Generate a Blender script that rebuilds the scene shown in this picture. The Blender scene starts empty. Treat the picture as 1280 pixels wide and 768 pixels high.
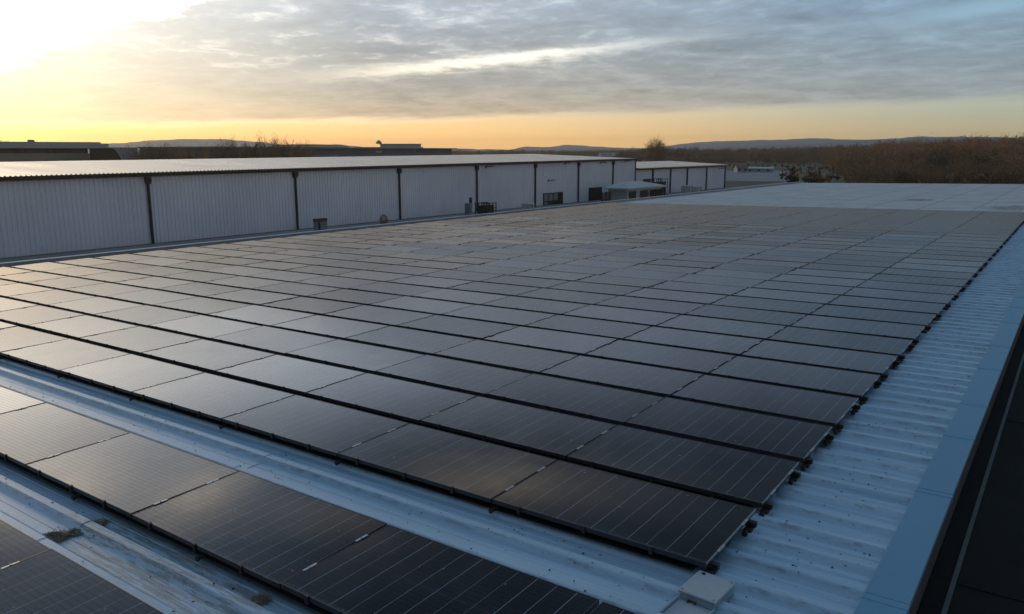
import bpy, bmesh, math, random
import numpy as np
from mathutils import Matrix, Vector

R = math.radians
SC = bpy.context.scene
COL = SC.collection
rnd = random.Random(11)

# ------------------------------------------------------------------ camera
CAMZ = 7.0                                    # eye height above the ground
YAW, PITCH = R(35.722), R(11.159)             # turned to the left of +Y, looking down
FPX = 979.87                                  # focal length in pixels of a 1280 wide picture
CAM = Vector((1.70088, -4.53944, CAMZ))
cam_d = bpy.data.cameras.new('camera')
cam_d.sensor_width = 36.0
cam_d.lens = 36.0 * FPX / 1280.0
cam_d.clip_start = 0.05
cam_d.clip_end = 20000
cam = bpy.data.objects.new('camera', cam_d)
COL.objects.link(cam)
FW = Vector((-math.sin(YAW) * math.cos(PITCH), math.cos(YAW) * math.cos(PITCH), -math.sin(PITCH)))
RT = Vector((math.cos(YAW), math.sin(YAW), 0))
UP = RT.cross(FW)
mw = Matrix((RT, UP, -FW)).transposed().to_4x4()
mw.translation = CAM
cam.matrix_world = mw
SC.camera = cam

# ------------------------------------------------------------------ sky, sun, exposure
SUN_AZ, SUN_EL = -77.5, 6.0                   # degrees; azimuth from +Y, negative towards -X
SC.view_settings.view_transform = 'Standard'
SC.view_settings.look = 'None'
SC.view_settings.exposure = 0.2
SC.view_settings.gamma = 1.0
SC.view_settings.use_curve_mapping = False

world = bpy.data.worlds.new('World')
SC.world = world
world.use_nodes = True


class NB:
    """small helper that writes node maths compactly"""
    def __init__(s, nt):
        s.nt = nt

    def n(s, t, **kw):
        x = s.nt.nodes.new(t)
        for k, v in kw.items():
            setattr(x, k, v)
        return x

    def put(s, sock, v):
        if isinstance(v, bpy.types.NodeSocket):
            s.nt.links.new(v, sock)
        elif isinstance(v, (tuple, list)):
            v = tuple(v)
            if sock.type == 'RGBA' and len(v) == 3:
                v = v + (1,)
            sock.default_value = v
        else:
            sock.default_value = v

    def m(s, op, a, b=0.0, c=0.0, clamp=False):
        x = s.n('ShaderNodeMath', operation=op, use_clamp=clamp)
        s.put(x.inputs[0], a); s.put(x.inputs[1], b); s.put(x.inputs[2], c)
        return x.outputs[0]

    def smooth(s, v, a, b):
        x = s.n('ShaderNodeMapRange', interpolation_type='SMOOTHSTEP')
        s.put(x.inputs[0], v); s.put(x.inputs[1], a); s.put(x.inputs[2], b)
        return x.outputs[0]

    def lin(s, v, a, b, c=0.0, d=1.0):
        x = s.n('ShaderNodeMapRange')
        s.put(x.inputs[0], v); s.put(x.inputs[1], a); s.put(x.inputs[2], b)
        s.put(x.inputs[3], c); s.put(x.inputs[4], d)
        return x.outputs[0]

    def mix(s, f, a, b, blend='MIX'):
        x = s.n('ShaderNodeMix', data_type='RGBA', blend_type=blend)
        s.put(x.inputs[0], f); s.put(x.inputs[6], a); s.put(x.inputs[7], b)
        return x.outputs[2]

    def ramp(s, f, stops, interp='LINEAR'):
        x = s.n('ShaderNodeValToRGB')
        x.color_ramp.interpolation = interp
        e = x.color_ramp.elements
        while len(e) < len(stops):
            e.new(0.5)
        for q, (p, c) in zip(e, stops):
            q.position = p
            q.color = tuple(c) + (1,) if len(c) == 3 else c
        s.put(x.inputs[0], f)
        return x.outputs[0]

    def noise(s, vec, scale, detail=4.0, rough=0.55, dist=0.0):
        x = s.n('ShaderNodeTexNoise')
        s.put(x.inputs['Vector'], vec)
        x.inputs['Scale'].default_value = scale
        x.inputs['Detail'].default_value = detail
        x.inputs['Roughness'].default_value = rough
        x.inputs['Distortion'].default_value = dist
        return x.outputs[0]

    def xyz(s, a, b, c):
        x = s.n('ShaderNodeCombineXYZ')
        s.put(x.inputs[0], a); s.put(x.inputs[1], b); s.put(x.inputs[2], c)
        return x.outputs[0]

    def sep(s, v):
        x = s.n('ShaderNodeSeparateXYZ')
        s.put(x.inputs[0], v)
        return x.outputs

    def vm(s, op, a, b):
        x = s.n('ShaderNodeVectorMath', operation=op)
        s.put(x.inputs[0], a); s.put(x.inputs[1], b)
        return x

    def scale(s, c, f):
        x = s.n('ShaderNodeVectorMath', operation='SCALE')
        s.put(x.inputs[0], c); s.put(x.inputs[3], f)
        return x.outputs[0]

    def add(s, a, b):
        return s.vm('ADD', a, b).outputs[0]


def build_sky():
    nt = world.node_tree
    nt.nodes.clear()
    b = NB(nt)
    d = b.n('ShaderNodeTexCoord').outputs['Generated']
    x, y, z = b.sep(d)
    az = b.m('MULTIPLY', b.m('ARCTAN2', x, y), 180 / math.pi)
    el = b.m('MULTIPLY', b.m('ARCSINE', z), 180 / math.pi)
    GA = SUN_AZ + 3.0                            # the bright aureole shows through thin cloud a little right of the disc
    sd = (math.sin(R(GA)) * math.cos(R(SUN_EL)), math.cos(R(GA)) * math.cos(R(SUN_EL)), math.sin(R(SUN_EL)))
    ang = b.m('MULTIPLY', b.m('ARCCOSINE', b.m('MINIMUM', b.vm('DOT_PRODUCT', d, sd).outputs['Value'], 0.99999)), 180 / math.pi)
    # clear air behind the clouds
    elp = b.m('MAXIMUM', el, 0.0)
    t = b.m('POWER', b.m('DIVIDE', elp, 90.0), 0.5)
    q = lambda e: (e / 90.0) ** 0.5
    warm = b.ramp(t, [(0, (1.55, .74, .11)), (q(.8), (1.45, .76, .16)), (q(2), (1.02, .66, .30)), (q(4), (.70, .64, .48)),
                      (q(8), (.58, .70, .80)), (q(20), (.27, .43, .64)), (q(34), (.15, .24, .36)), (q(48), (.24, .38, .58)), (1, (.24, .39, .62))])
    cool = b.ramp(t, [(0, (.72, .50, .22)), (q(1), (.56, .455, .24)), (q(2.2), (.41, .41, .30)), (q(3.5), (.36, .42, .39)),
                      (q(8), (.22, .38, .52)), (q(20), (.13, .26, .42)), (q(34), (.11, .19, .29)), (q(48), (.24, .38, .58)), (1, (.24, .39, .62))])
    side = b.smooth(ang, 30.0, 72.0)
    clear = b.mix(side, warm, cool)
    daz = b.m('SUBTRACT', az, SUN_AZ + 6.5)
    dlo = b.m('SUBTRACT', el, SUN_EL)
    dup_ = b.m('MULTIPLY', b.m('MAXIMUM', dlo, 0.0), .48)
    ddn = b.m('MULTIPLY', b.m('MINIMUM', dlo, 0.0), 1.3)
    dv = b.m('ADD', dup_, ddn)
    ange = b.m('SQRT', b.m('ADD', b.m('MULTIPLY', daz, daz), b.m('MULTIPLY', dv, dv)))
    g1 = b.m('MULTIPLY', b.m('EXPONENT', b.m('DIVIDE', ange, -12.0)), b.m('ADD', .72, b.m('MULTIPLY', b.smooth(el, 8.6, 12.0), 1.15)))
    g2 = b.m('MULTIPLY', b.m('EXPONENT', b.m('DIVIDE', ang, -5.5)), .8)
    # clouds, drawn out towards the horizon
    cz = b.m('ADD', b.m('MAXIMUM', z, 0.0), 0.10)
    pl = b.xyz(b.m('DIVIDE', x, cz), b.m('DIVIDE', y, cz), 0.0)
    nbig = b.noise(pl, 0.55, 6, .6, .3)
    nfine = b.noise(pl, 6.5, 6, .6, .5)
    nmid = b.noise(pl, 2.2, 6, .6, .4)
    strk = b.noise(b.xyz(b.m('MULTIPLY', az, .10), b.m('MULTIPLY', b.m('SUBTRACT', el, b.m('MULTIPLY', az, .06)), 1.1), 3.0), 1.0, 7, .6, .5)
    wob = b.m('SUBTRACT', strk, 0.5)
    wob2 = b.m('SUBTRACT', nfine, 0.5)
    # lower edge of the cloud sheet
    edge = b.m('ADD', 3.3, b.m('MULTIPLY', b.m('ADD', az, 3.4), .027))
    low = b.smooth(b.m('ADD', b.m('SUBTRACT', el, edge), b.m('MULTIPLY', wob, 1.2)), -.35, .45)
    low = b.m('MULTIPLY', low, b.lin(az, -66, -44, .7, 1.0))
    # bright opening round the sun
    ul = b.m('SUBTRACT', el, b.m('ADD', 6.8, b.m('MULTIPLY', b.m('ADD', az, 63.0), .42)))
    opening = b.smooth(b.m('ADD', b.m('ADD', ul, b.m('MULTIPLY', wob, 3.0)), b.m('MULTIPLY', wob2, 2.0)), -.3, .55)
    opening = b.m('MULTIPLY', opening, b.smooth(az, -25.0, -47.0))
    opening = b.m('MULTIPLY', opening, b.smooth(el, 21.0, 13.0))
    # long narrow break in the sheet
    gl = b.m('SUBTRACT', el, b.m('ADD', 6.35, b.m('MULTIPLY', b.m('ADD', az, 36.5), .095)))
    gl = b.m('ADD', gl, b.m('ADD', b.m('MULTIPLY', wob, .8), b.m('MULTIPLY', wob2, 1.0)))
    gap = b.m('EXPONENT', b.m('MULTIPLY', b.m('MULTIPLY', gl, gl), -7.5))
    gend = b.m('DIVIDE', b.m('ADD', az, 36.0), 8.5)
    gap = b.m('MULTIPLY', gap, b.m('EXPONENT', b.m('MULTIPLY', b.m('MULTIPLY', gend, gend), -1.0)))
    # blue opening at the right
    gr = b.m('SUBTRACT', el, b.m('ADD', 8.75, b.m('MULTIPLY', b.m('ADD', az, 4.0), .10)))
    gr = b.m('ADD', gr, b.m('MULTIPLY', wob, 1.0))
    gapr = b.m('EXPONENT', b.m('MULTIPLY', b.m('MULTIPLY', gr, gr), -4.0))
    gapr = b.m('MULTIPLY', gapr, b.smooth(az, -16.0, -5.0))
    # the sheet breaks up overhead
    high = b.m('MULTIPLY', b.smooth(nbig, .50, .66), b.smooth(el, 12.0, 20.0))
    thin = b.m('MULTIPLY', b.smooth(b.m('ADD', b.m('MULTIPLY', nfine, .6), b.m('MULTIPLY', nmid, .4)), .50, .70), .26)
    thin = b.m('MULTIPLY', thin, b.smooth(el, 4.5, 6.5))
    holes = b.m('MAXIMUM', b.m('MAXIMUM', opening, b.m('MULTIPLY', gap, .95)), b.m('MAXIMUM', b.m('MULTIPLY', gapr, .8), b.m('MAXIMUM', b.m('MULTIPLY', high, .75), thin)))
    # three lit breaks higher up, seen only as reflections in the modules
    brk = None
    for ca, ce, wa, we, sl, amp in ((-60.5, 22.6, 4.5, 1.2, -.25, 1.7), (-68.5, 19.8, 4.5, 1.8, .1, 1.6), (-38.0, 23.6, 6.5, .6, .08, 1.1), (-31, 24.5, 9, .8, .1, .25), (-52, 25.5, 6, 1.0, .2, .5)):
        da = b.m('SUBTRACT', az, ca)
        de = b.m('SUBTRACT', b.m('ADD', b.m('SUBTRACT', el, b.m('MULTIPLY', da, sl)), b.m('MULTIPLY', b.m('SUBTRACT', nmid, .5), 2.4)), ce)
        da = b.m('DIVIDE', da, wa); de = b.m('DIVIDE', de, we)
        gq = b.m('MULTIPLY', b.m('EXPONENT', b.m('MULTIPLY', b.m('ADD', b.m('MULTIPLY', da, da), b.m('MULTIPLY', de, de)), -1.0)), amp)
        brk = gq if brk is None else b.m('ADD', brk, gq)
    cov = b.m('MULTIPLY', low, b.m('SUBTRACT', 1.0, holes), clamp=True)
    cloud_w = b.ramp(t, [(0, (.80, .50, .22)), (q(2.5), (.62, .48, .31)), (q(4.5), (.43, .405, .36)), (q(7), (.36, .385, .40)), (q(10), (.40, .46, .53)),
                         (q(16), (.38, .46, .56)), (q(22), (.085, .115, .155)), (q(34), (.065, .10, .145)), (q(48), (.22, .33, .48)), (1, (.22, .36, .56))])
    cloud_c = b.ramp(t, [(0, (.44, .36, .25)), (q(3), (.31, .34, .335)), (q(6), (.235, .315, .375)), (q(10), (.17, .28, .40)),
                         (q(16), (.10, .155, .225)), (q(24), (.05, .08, .12)), (q(34), (.05, .085, .13)), (q(48), (.22, .34, .50)), (1, (.22, .36, .56))])
    cloud = b.mix(side, cloud_w, cloud_c)
    tex = b.m('ADD', .80, b.m('ADD', b.m('MULTIPLY', b.m('SUBTRACT', nmid, .5), .9), b.m('MULTIPLY', wob2, .5)))
    tex = b.m('ADD', tex, .2)
    cloud = b.scale(cloud, tex)
    glow_c = b.m('ADD', b.m('MULTIPLY', g1, .55), b.m('MULTIPLY', g2, .35))
    cloud = b.add(cloud, b.scale((1.0, .82, .58), b.m('MULTIPLY', glow_c, b.m('MULTIPLY', b.lin(el, 0, 8, .32, .6), b.smooth(el, 24.0, 13.0)))))
    glow_a = b.m('MULTIPLY', b.m('ADD', g1, g2), b.m('ADD', .07, b.m('MULTIPLY', b.m('MULTIPLY', b.smooth(el, 2.2, 7.5), b.smooth(el, 24.0, 14.0)), .84)))
    clear = b.add(clear, b.scale(b.mix(b.smooth(el, .5, 8.0), (1.0, .55, .34), (1.0, .86, .62)), glow_a))
    # lit rims where the sheet tears
    rim = b.m('MULTIPLY', b.m('MULTIPLY', cov, b.m('SUBTRACT', 1.0, cov)), b.m('MULTIPLY', b.m('MULTIPLY', b.smooth(ang, 60.0, 10.0), b.smooth(el, 14.0, 10.0)), 1.5))
    sky = b.n('ShaderNodeTexSky', sky_type='NISHITA')
    sky.sun_disc = False
    sky.sun_elevation = R(SUN_EL)
    sky.sun_rotation = R(SUN_AZ)
    sky.air_density = 1.0
    sky.dust_density = 1.5
    bg1 = b.n('ShaderNodeBackground')
    b.put(bg1.inputs[0], b.scale(sky.outputs[0], b.m('MULTIPLY', b.m('SUBTRACT', 1.0, cov), .6)))
    bg1.inputs[1].default_value = 0.05
    # rosy band opposite the sun
    anti = b.m('MULTIPLY', b.smooth(ang, 78.0, 120.0), b.smooth(el, 55.0, 18.0))
    bg2 = b.n('ShaderNodeBackground')
    allc = b.add(b.mix(cov, clear, cloud), b.scale((1.0, .82, .55), b.m('ADD', b.m('ADD', rim, brk), b.m('MULTIPLY', gap, .34))))
    allc = b.vm('MULTIPLY', allc, b.mix(anti, (1, 1, 1), (1.75, 1.25, 1.08))).outputs[0]
    # unseen dark cloud added behind the viewer to darken the near rib slopes
    added_bank = b.m('MULTIPLY', b.smooth(b.m('ABSOLUTE', az), 118.0, 150.0), b.smooth(b.m('ADD', el, b.m('MULTIPLY', wob, 12.0)), 58.0, 34.0))
    allc = b.scale(allc, b.m('SUBTRACT', 1.0, b.m('MULTIPLY', added_bank, .78)))
    b.put(bg2.inputs[0], allc)
    bg2.inputs[1].default_value = 1.0
    ad = b.n('ShaderNodeAddShader')
    nt.links.new(bg1.outputs[0], ad.inputs[0])
    nt.links.new(bg2.outputs[0], ad.inputs[1])
    out = b.n('ShaderNodeOutputWorld')
    nt.links.new(ad.outputs[0], out.inputs[0])


build_sky()

sun_d = bpy.data.lights.new('sun', 'SUN')
sun_d.energy = 0.5
sun_d.angle = R(10)
sun_d.color = (1.0, .74, .46)
sun = bpy.data.objects.new('sun', sun_d)
COL.objects.link(sun)
to_sun = Vector((math.sin(R(SUN_AZ)) * math.cos(R(SUN_EL)), math.cos(R(SUN_AZ)) * math.cos(R(SUN_EL)), math.sin(R(SUN_EL))))
sun.rotation_euler = to_sun.to_track_quat('Z', 'Y').to_euler()
sun.location = (-200, 60, 80)

# ------------------------------------------------------------------ frame of the roof (falls about one degree to the left)
TH = R(0.9246)
PANEL_Z = 4.3815                               # height of the module plane at the origin
ROOF = Matrix(((math.cos(TH), 0, -math.sin(TH), 0), (0, 1, 0, 0), (math.sin(TH), 0, math.cos(TH), PANEL_Z), (0, 0, 0, 1)))
PAN = -.150                                    # roof pan below the module plane
PITCHX = 1.76                                  # module pitch along a row
PW, PD = 1.744, .957                           # module size
ROWY = 1.10296                                 # row pitch


def pix(u, v, D):
    """point at horizontal distance D seen in direction u, v of the 1280 wide photograph"""
    d = FW * FPX + RT * (u - 640) + UP * (384 - v)
    h = math.hypot(d.x, d.y)
    return CAM + d * (D / h)


def wallpoint(u, v, X):
    d = FW * FPX + RT * (u - 640) + UP * (384 - v)
    return CAM + d * ((X - CAM.x) / d.x)


# ------------------------------------------------------------------ object helpers
def link(o, parent=None):
    COL.objects.link(o)
    if parent is not None:
        o.parent = parent
    return o


def tag(o, label=None, cat=None, group=None, kind=None):
    if label: o['label'] = label
    if cat: o['category'] = cat
    if group: o['group'] = group
    if kind: o['kind'] = kind
    return o


def thing(name, label, cat, loc=(0, 0, 0), rz=0.0, group=None, frame=None):
    o = bpy.data.objects.new(name, None)
    o.empty_display_size = .3
    link(o)
    m = Matrix.Translation(loc) @ Matrix.Rotation(rz, 4, 'Z')
    o.matrix_world = (frame @ m) if frame is not None else m
    return tag(o, label, cat, group)


class MB:
    """collects boxes, bars, prisms into one mesh"""
    def __init__(s):
        s.v = []; s.f = []; s.mi = []; s.uv = None

    def quad(s, a, b, c, d, mi=0):
        i = len(s.v); s.v += [tuple(a), tuple(b), tuple(c), tuple(d)]
        s.f.append((i, i + 1, i + 2, i + 3)); s.mi.append(mi)

    def box(s, x0, x1, y0, y1, z0, z1, mi=0):
        i = len(s.v)
        s.v += [(x0, y0, z0), (x1, y0, z0), (x1, y1, z0), (x0, y1, z0), (x0, y0, z1), (x1, y0, z1), (x1, y1, z1), (x0, y1, z1)]
        for q in ((3, 2, 1, 0), (4, 5, 6, 7), (0, 1, 5, 4), (1, 2, 6, 5), (2, 3, 7, 6), (3, 0, 4, 7)):
            s.f.append(tuple(i + k for k in q)); s.mi.append(mi)

    def obox(s, c, ax, ay, az, mi=0):
        """oriented box: centre and three half vectors"""
        c, ax, ay, az = Vector(c), Vector(ax), Vector(ay), Vector(az)
        i = len(s.v)
        for sz in (-1, 1):
            for sx, sy in ((-1, -1), (1, -1), (1, 1), (-1, 1)):
                s.v.append(tuple(c + ax * sx + ay * sy + az * sz))
        for q in ((3, 2, 1, 0), (4, 5, 6, 7), (0, 1, 5, 4), (1, 2, 6, 5), (2, 3, 7, 6), (3, 0, 4, 7)):
            s.f.append(tuple(i + k for k in q)); s.mi.append(mi)

    def tube(s, p0, p1, r0, r1=None, n=6, mi=0, caps=True):
        p0, p1 = Vector(p0), Vector(p1)
        r1 = r0 if r1 is None else r1
        d = (p1 - p0).normalized()
        a = d.orthogonal().normalized(); c = d.cross(a)
        i = len(s.v)
        for p, r in ((p0, r0), (p1, r1)):
            for k in range(n):
                t = 2 * math.pi * k / n
                s.v.append(tuple(p + a * (r * math.cos(t)) + c * (r * math.sin(t))))
        for k in range(n):
            s.f.append((i + k, i + (k + 1) % n, i + n + (k + 1) % n, i + n + k)); s.mi.append(mi)
        if caps:
            s.f.append(tuple(i + k for k in reversed(range(n)))); s.mi.append(mi)
            s.f.append(tuple(i + n + k for k in range(n))); s.mi.append(mi)

    def extrude_profile(s, pts, a, b, axis='x', mi=0):
        """open profile of (p, z) pairs swept from a to b along an axis"""
        i = len(s.v); n = len(pts)
        for t in (a, b):
            for p, z in pts:
                s.v.append((t, p, z) if axis == 'x' else (p, t, z))
        for k in range(n - 1):
            q = (i + k, i + n + k, i + n + k + 1, i + k + 1)
            s.f.append(q if axis == 'x' else tuple(reversed(q))); s.mi.append(mi)

    def mesh(s, name, mats):
        me = bpy.data.meshes.new(name)
        me.from_pydata(s.v, [], s.f)
        for m in (mats if isinstance(mats, (list, tuple)) else [mats]):
            me.materials.append(m)
        if any(s.mi):
            me.polygons.foreach_set('material_index', s.mi)
        me.update()
        return me

    def build(s, name, mats, parent=None, bevel=0.0):
        o = bpy.data.objects.new(name, s.mesh(name, mats))
        link(o, parent)
        if bevel:
            bm = bmesh.new(); bm.from_mesh(o.data)
            bmesh.ops.bevel(bm, geom=bm.edges[:], offset=bevel, segments=1, affect='EDGES')
            bm.to_mesh(o.data); bm.free()
        return o


def dup(root, frame_m=None):
    r = root.copy(); COL.objects.link(r)
    if frame_m is not None:
        r.matrix_world = frame_m
    for ch in root.children:
        c = ch.copy(); COL.objects.link(c); c.parent = r
        for g in ch.children:
            k = g.copy(); COL.objects.link(k); k.parent = c
    return r


# ------------------------------------------------------------------ materials
def new_mat(name):
    m = bpy.data.materials.new(name); m.use_nodes = True
    nt = m.node_tree
    b = NB(nt)
    bs = nt.nodes['Principled BSDF']
    return m, b, bs


def simple(name, col, rough=.6, metal=0.0, spec=.5, var=.25, scale=3.0, stretch=(1, 1, 1), bump=0.0):
    """painted or natural surface with uneven colour and gloss"""
    m, b, bs = new_mat(name)
    tc = b.n('ShaderNodeTexCoord').outputs['Object']
    v = b.vm('MULTIPLY', tc, stretch).outputs[0]
    n = b.noise(v, scale, 6, .6, .2)
    n2 = b.noise(v, scale * 7, 3, .6)
    f = b.m('ADD', b.m('MULTIPLY', n, .7), b.m('MULTIPLY', n2, .3))
    lo = tuple(c * (1 - var) for c in col); hi = tuple(min(1, c * (1 + var)) for c in col)
    b.put(bs.inputs['Base Color'], b.ramp(f, [(.3, lo), (.7, hi)]))
    b.put(bs.inputs['Roughness'], b.lin(f, .3, .7, max(.02, rough - .08), min(1, rough + .08)))
    bs.inputs['Metallic'].default_value = metal
    bs.inputs['Specular IOR Level'].default_value = spec
    if bump:
        bp = b.n('ShaderNodeBump'); bp.inputs['Strength'].default_value = bump; bp.inputs['Distance'].default_value = .02
        b.put(bp.inputs['Height'], n2); b.put(bs.inputs['Normal'], bp.outputs[0])
    return m


def glass_mat():
    """dark textured module glass over cells, in metres of the UV map"""
    m, b, bs = new_mat('module_glass')
    nt = m.node_tree
    uv = b.n('ShaderNodeUVMap'); uv.uv_map = 'UVMap'
    x, y, _ = b.sep(uv.outputs[0])
    oi = b.n('ShaderNodeObjectInfo')
    ro = oi.outputs['Random']
    # wires across the short way
    cw = PW / 12.0
    fx = b.m('ABSOLUTE', b.m('SUBTRACT', b.m('FRACT', b.m('DIVIDE', b.m('ADD', x, PW / 2), cw)), .5))
    wire = b.smooth(fx, .5 - .0155, .5 - .008)
    # not every wire is equally bright
    ci = b.m('FLOOR', b.m('ADD', b.m('DIVIDE', b.m('ADD', x, PW / 2), cw), .5))
    wn = b.n('ShaderNodeTexWhiteNoise', noise_dimensions='2D')
    b.put(wn.inputs['Vector'], b.xyz(ci, b.m('MULTIPLY', ro, 37.0), 0.0))
    wb = b.lin(wn.outputs[0], 0, 1, .35, 1.0)
    dash = b.lin(b.m('FRACT', b.m('MULTIPLY', y, 45.0)), 0, 1, .75, 1.0)
    wire = b.m('MULTIPLY', b.m('MULTIPLY', wire, wb), dash)
    # cell rows
    ch = PD / 22.0
    fy = b.m('ABSOLUTE', b.m('SUBTRACT', b.m('FRACT', b.m('DIVIDE', b.m('ADD', y, PD / 2), ch)), .5))
    stripe = b.smooth(fy, .30, .5)
    mid = b.smooth(b.m('ABSOLUTE', y), .0045, .002)
    wv = b.xyz(b.m('ADD', x, b.m('MULTIPLY', ro, 91.0)), b.m('ADD', y, b.m('MULTIPLY', ro, 53.0)), 0.0)
    dust = b.noise(wv, 2.2, 6, .65, .3)
    fine = b.noise(wv, 60.0, 2, .6)
    col = b.mix(stripe, (.0085, .0085, .0105), (.0035, .004, .006))
    col = b.mix(b.m('MULTIPLY', wire, .95), col, (.34, .40, .47))
    col = b.mix(b.m('MULTIPLY', mid, .25), col, (.10, .11, .13))
    dmask = b.m('MULTIPLY', b.smooth(dust, .42, .75), b.lin(fine, .3, .7, .5, 1.0))
    col = b.mix(b.m('MULTIPLY', dmask, .03), col, (.30, .27, .23))
    eb = b.m('ADD', b.m('DIVIDE', b.m('ADD', y, PD / 2), .05), b.m('MULTIPLY', b.m('SUBTRACT', dust, .5), 2.2))
    edge_d = b.m('MULTIPLY', b.smooth(eb, 1.0, .15), b.lin(fine, .3, .7, .4, 1.0))
    col = b.mix(b.m('MULTIPLY', edge_d, .13), col, (.26, .23, .19))
    spot = b.smooth(b.noise(wv, 14.0, 2, .5), .725, .745)
    col = b.mix(b.m('MULTIPLY', spot, .35), col, (.40, .40, .38))
    bs.inputs['Specular IOR Level'].default_value = 0.0
    bs.inputs['Roughness'].default_value = .9
    b.put(bs.inputs['Base Color'], col)
    # anti reflective, prismatic glass: weaker than plain glass at grazing angles
    gl = b.n('ShaderNodeBsdfGlossy')
    b.put(gl.inputs['Roughness'], b.lin(dust, .3, .7, .085, .15))
    b.put(gl.inputs['Color'], b.mix(stripe, (.96, .96, 1.0), (.74, .76, .83)))
    bp = b.n('ShaderNodeBump')
    bp.inputs['Strength'].default_value = .05
    bp.inputs['Distance'].default_value = .02
    b.put(bp.inputs['Height'], b.noise(wv, 1.6, 2, .5))
    b.put(gl.inputs['Normal'], bp.outputs[0])
    fr = b.n('ShaderNodeFresnel'); fr.inputs['IOR'].default_value = 1.5
    fac = b.m('SMOOTH_MIN', b.m('MULTIPLY', b.m('POWER', fr.outputs[0], 1.3), 1.9), .305, .13)
    fac = b.m('MULTIPLY', fac, b.lin(ro, 0, 1, .86, 1.08))
    mx = b.n('ShaderNodeMixShader')
    b.put(mx.inputs[0], fac)
    nt.links.new(bs.outputs[0], mx.inputs[1]); nt.links.new(gl.outputs[0], mx.inputs[2])
    nt.links.new(mx.outputs[0], nt.nodes['Material Output'].inputs[0])
    return m


def roof_mat():
    """coated trapezoid sheet: streaks across the fall, specks, rust near the lap"""
    m, b, bs = new_mat('coated_roof_sheet')
    tc = b.n('ShaderNodeTexCoord').outputs['Object']
    x, y, z = b.sep(tc)
    n = b.noise(b.vm('MULTIPLY', tc, (.25, 9.0, 1)).outputs[0], 1.6, 6, .6, .1)
    big = b.noise(tc, .35, 4, .6)
    col = b.ramp(n, [(.25, (.20, .305, .385)), (.55, (.31, .43, .515)), (.8, (.40, .51, .585))])
    col = b.mix(b.m('MULTIPLY', b.smooth(big, .45, .7), .15), col, (.25, .30, .33))
    # dirt along the foot of the ribs
    ry = b.m('FRACT', b.m('DIVIDE', y, .3333))
    foot = b.m('MULTIPLY', b.smooth(b.m('ABSOLUTE', b.m('SUBTRACT', ry, .14)), .10, .02), b.smooth(b.noise(b.vm('MULTIPLY', tc, (2.2, 9, 1)).outputs[0], 3.0, 5, .7), .47, .62))
    col = b.mix(b.m('MULTIPLY', foot, .40), col, (.085, .07, .05))
    # specks
    sp = b.smooth(b.noise(tc, 28.0, 2, .5), .70, .76)
    col = b.mix(b.m('MULTIPLY', sp, .75), col, (.05, .04, .03))
    # rust and moss stain round the sheet lap at the front left
    dx = b.m('DIVIDE', b.m('ADD', x, 3.2), 1.5); dy = b.m('DIVIDE', b.m('ADD', y, 1.93), .33)
    rr = b.m('ADD', b.m('MULTIPLY', dx, dx), b.m('MULTIPLY', dy, dy))
    rn = b.noise(b.vm('MULTIPLY', tc, (.9, 11, 1)).outputs[0], 4.0, 9, .74, .05)
    st = b.m('MULTIPLY', b.smooth(rr, 1.15, .35), b.smooth(rn, .46, .54))
    col = b.mix(b.m('MULTIPLY', st, .62), col, b.mix(b.smooth(b.noise(tc, 9.0, 4, .6), .4, .6), (.20, .125, .06), (.09, .07, .045)))
    wr = b.m('MULTIPLY', b.smooth(rr, 1.3, .4), b.smooth(rn, .55, .40))
    col = b.mix(b.m('MULTIPLY', wr, .22), col, (.46, .47, .47))
    b.put(bs.inputs['Base Color'], col)
    b.put(bs.inputs['Roughness'], b.lin(n, .3, .7, .30, .46))
    bs.inputs['Specular IOR Level'].default_value = .55
    bp = b.n('ShaderNodeBump'); bp.inputs['Strength'].default_value = .10; bp.inputs['Distance'].default_value = .008
    b.put(bp.inputs['Height'], b.noise(b.vm('MULTIPLY', tc, (.8, 5, 1)).outputs[0], 4.0, 4, .6))
    b.put(bs.inputs['Normal'], bp.outputs[0])
    return m


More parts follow.
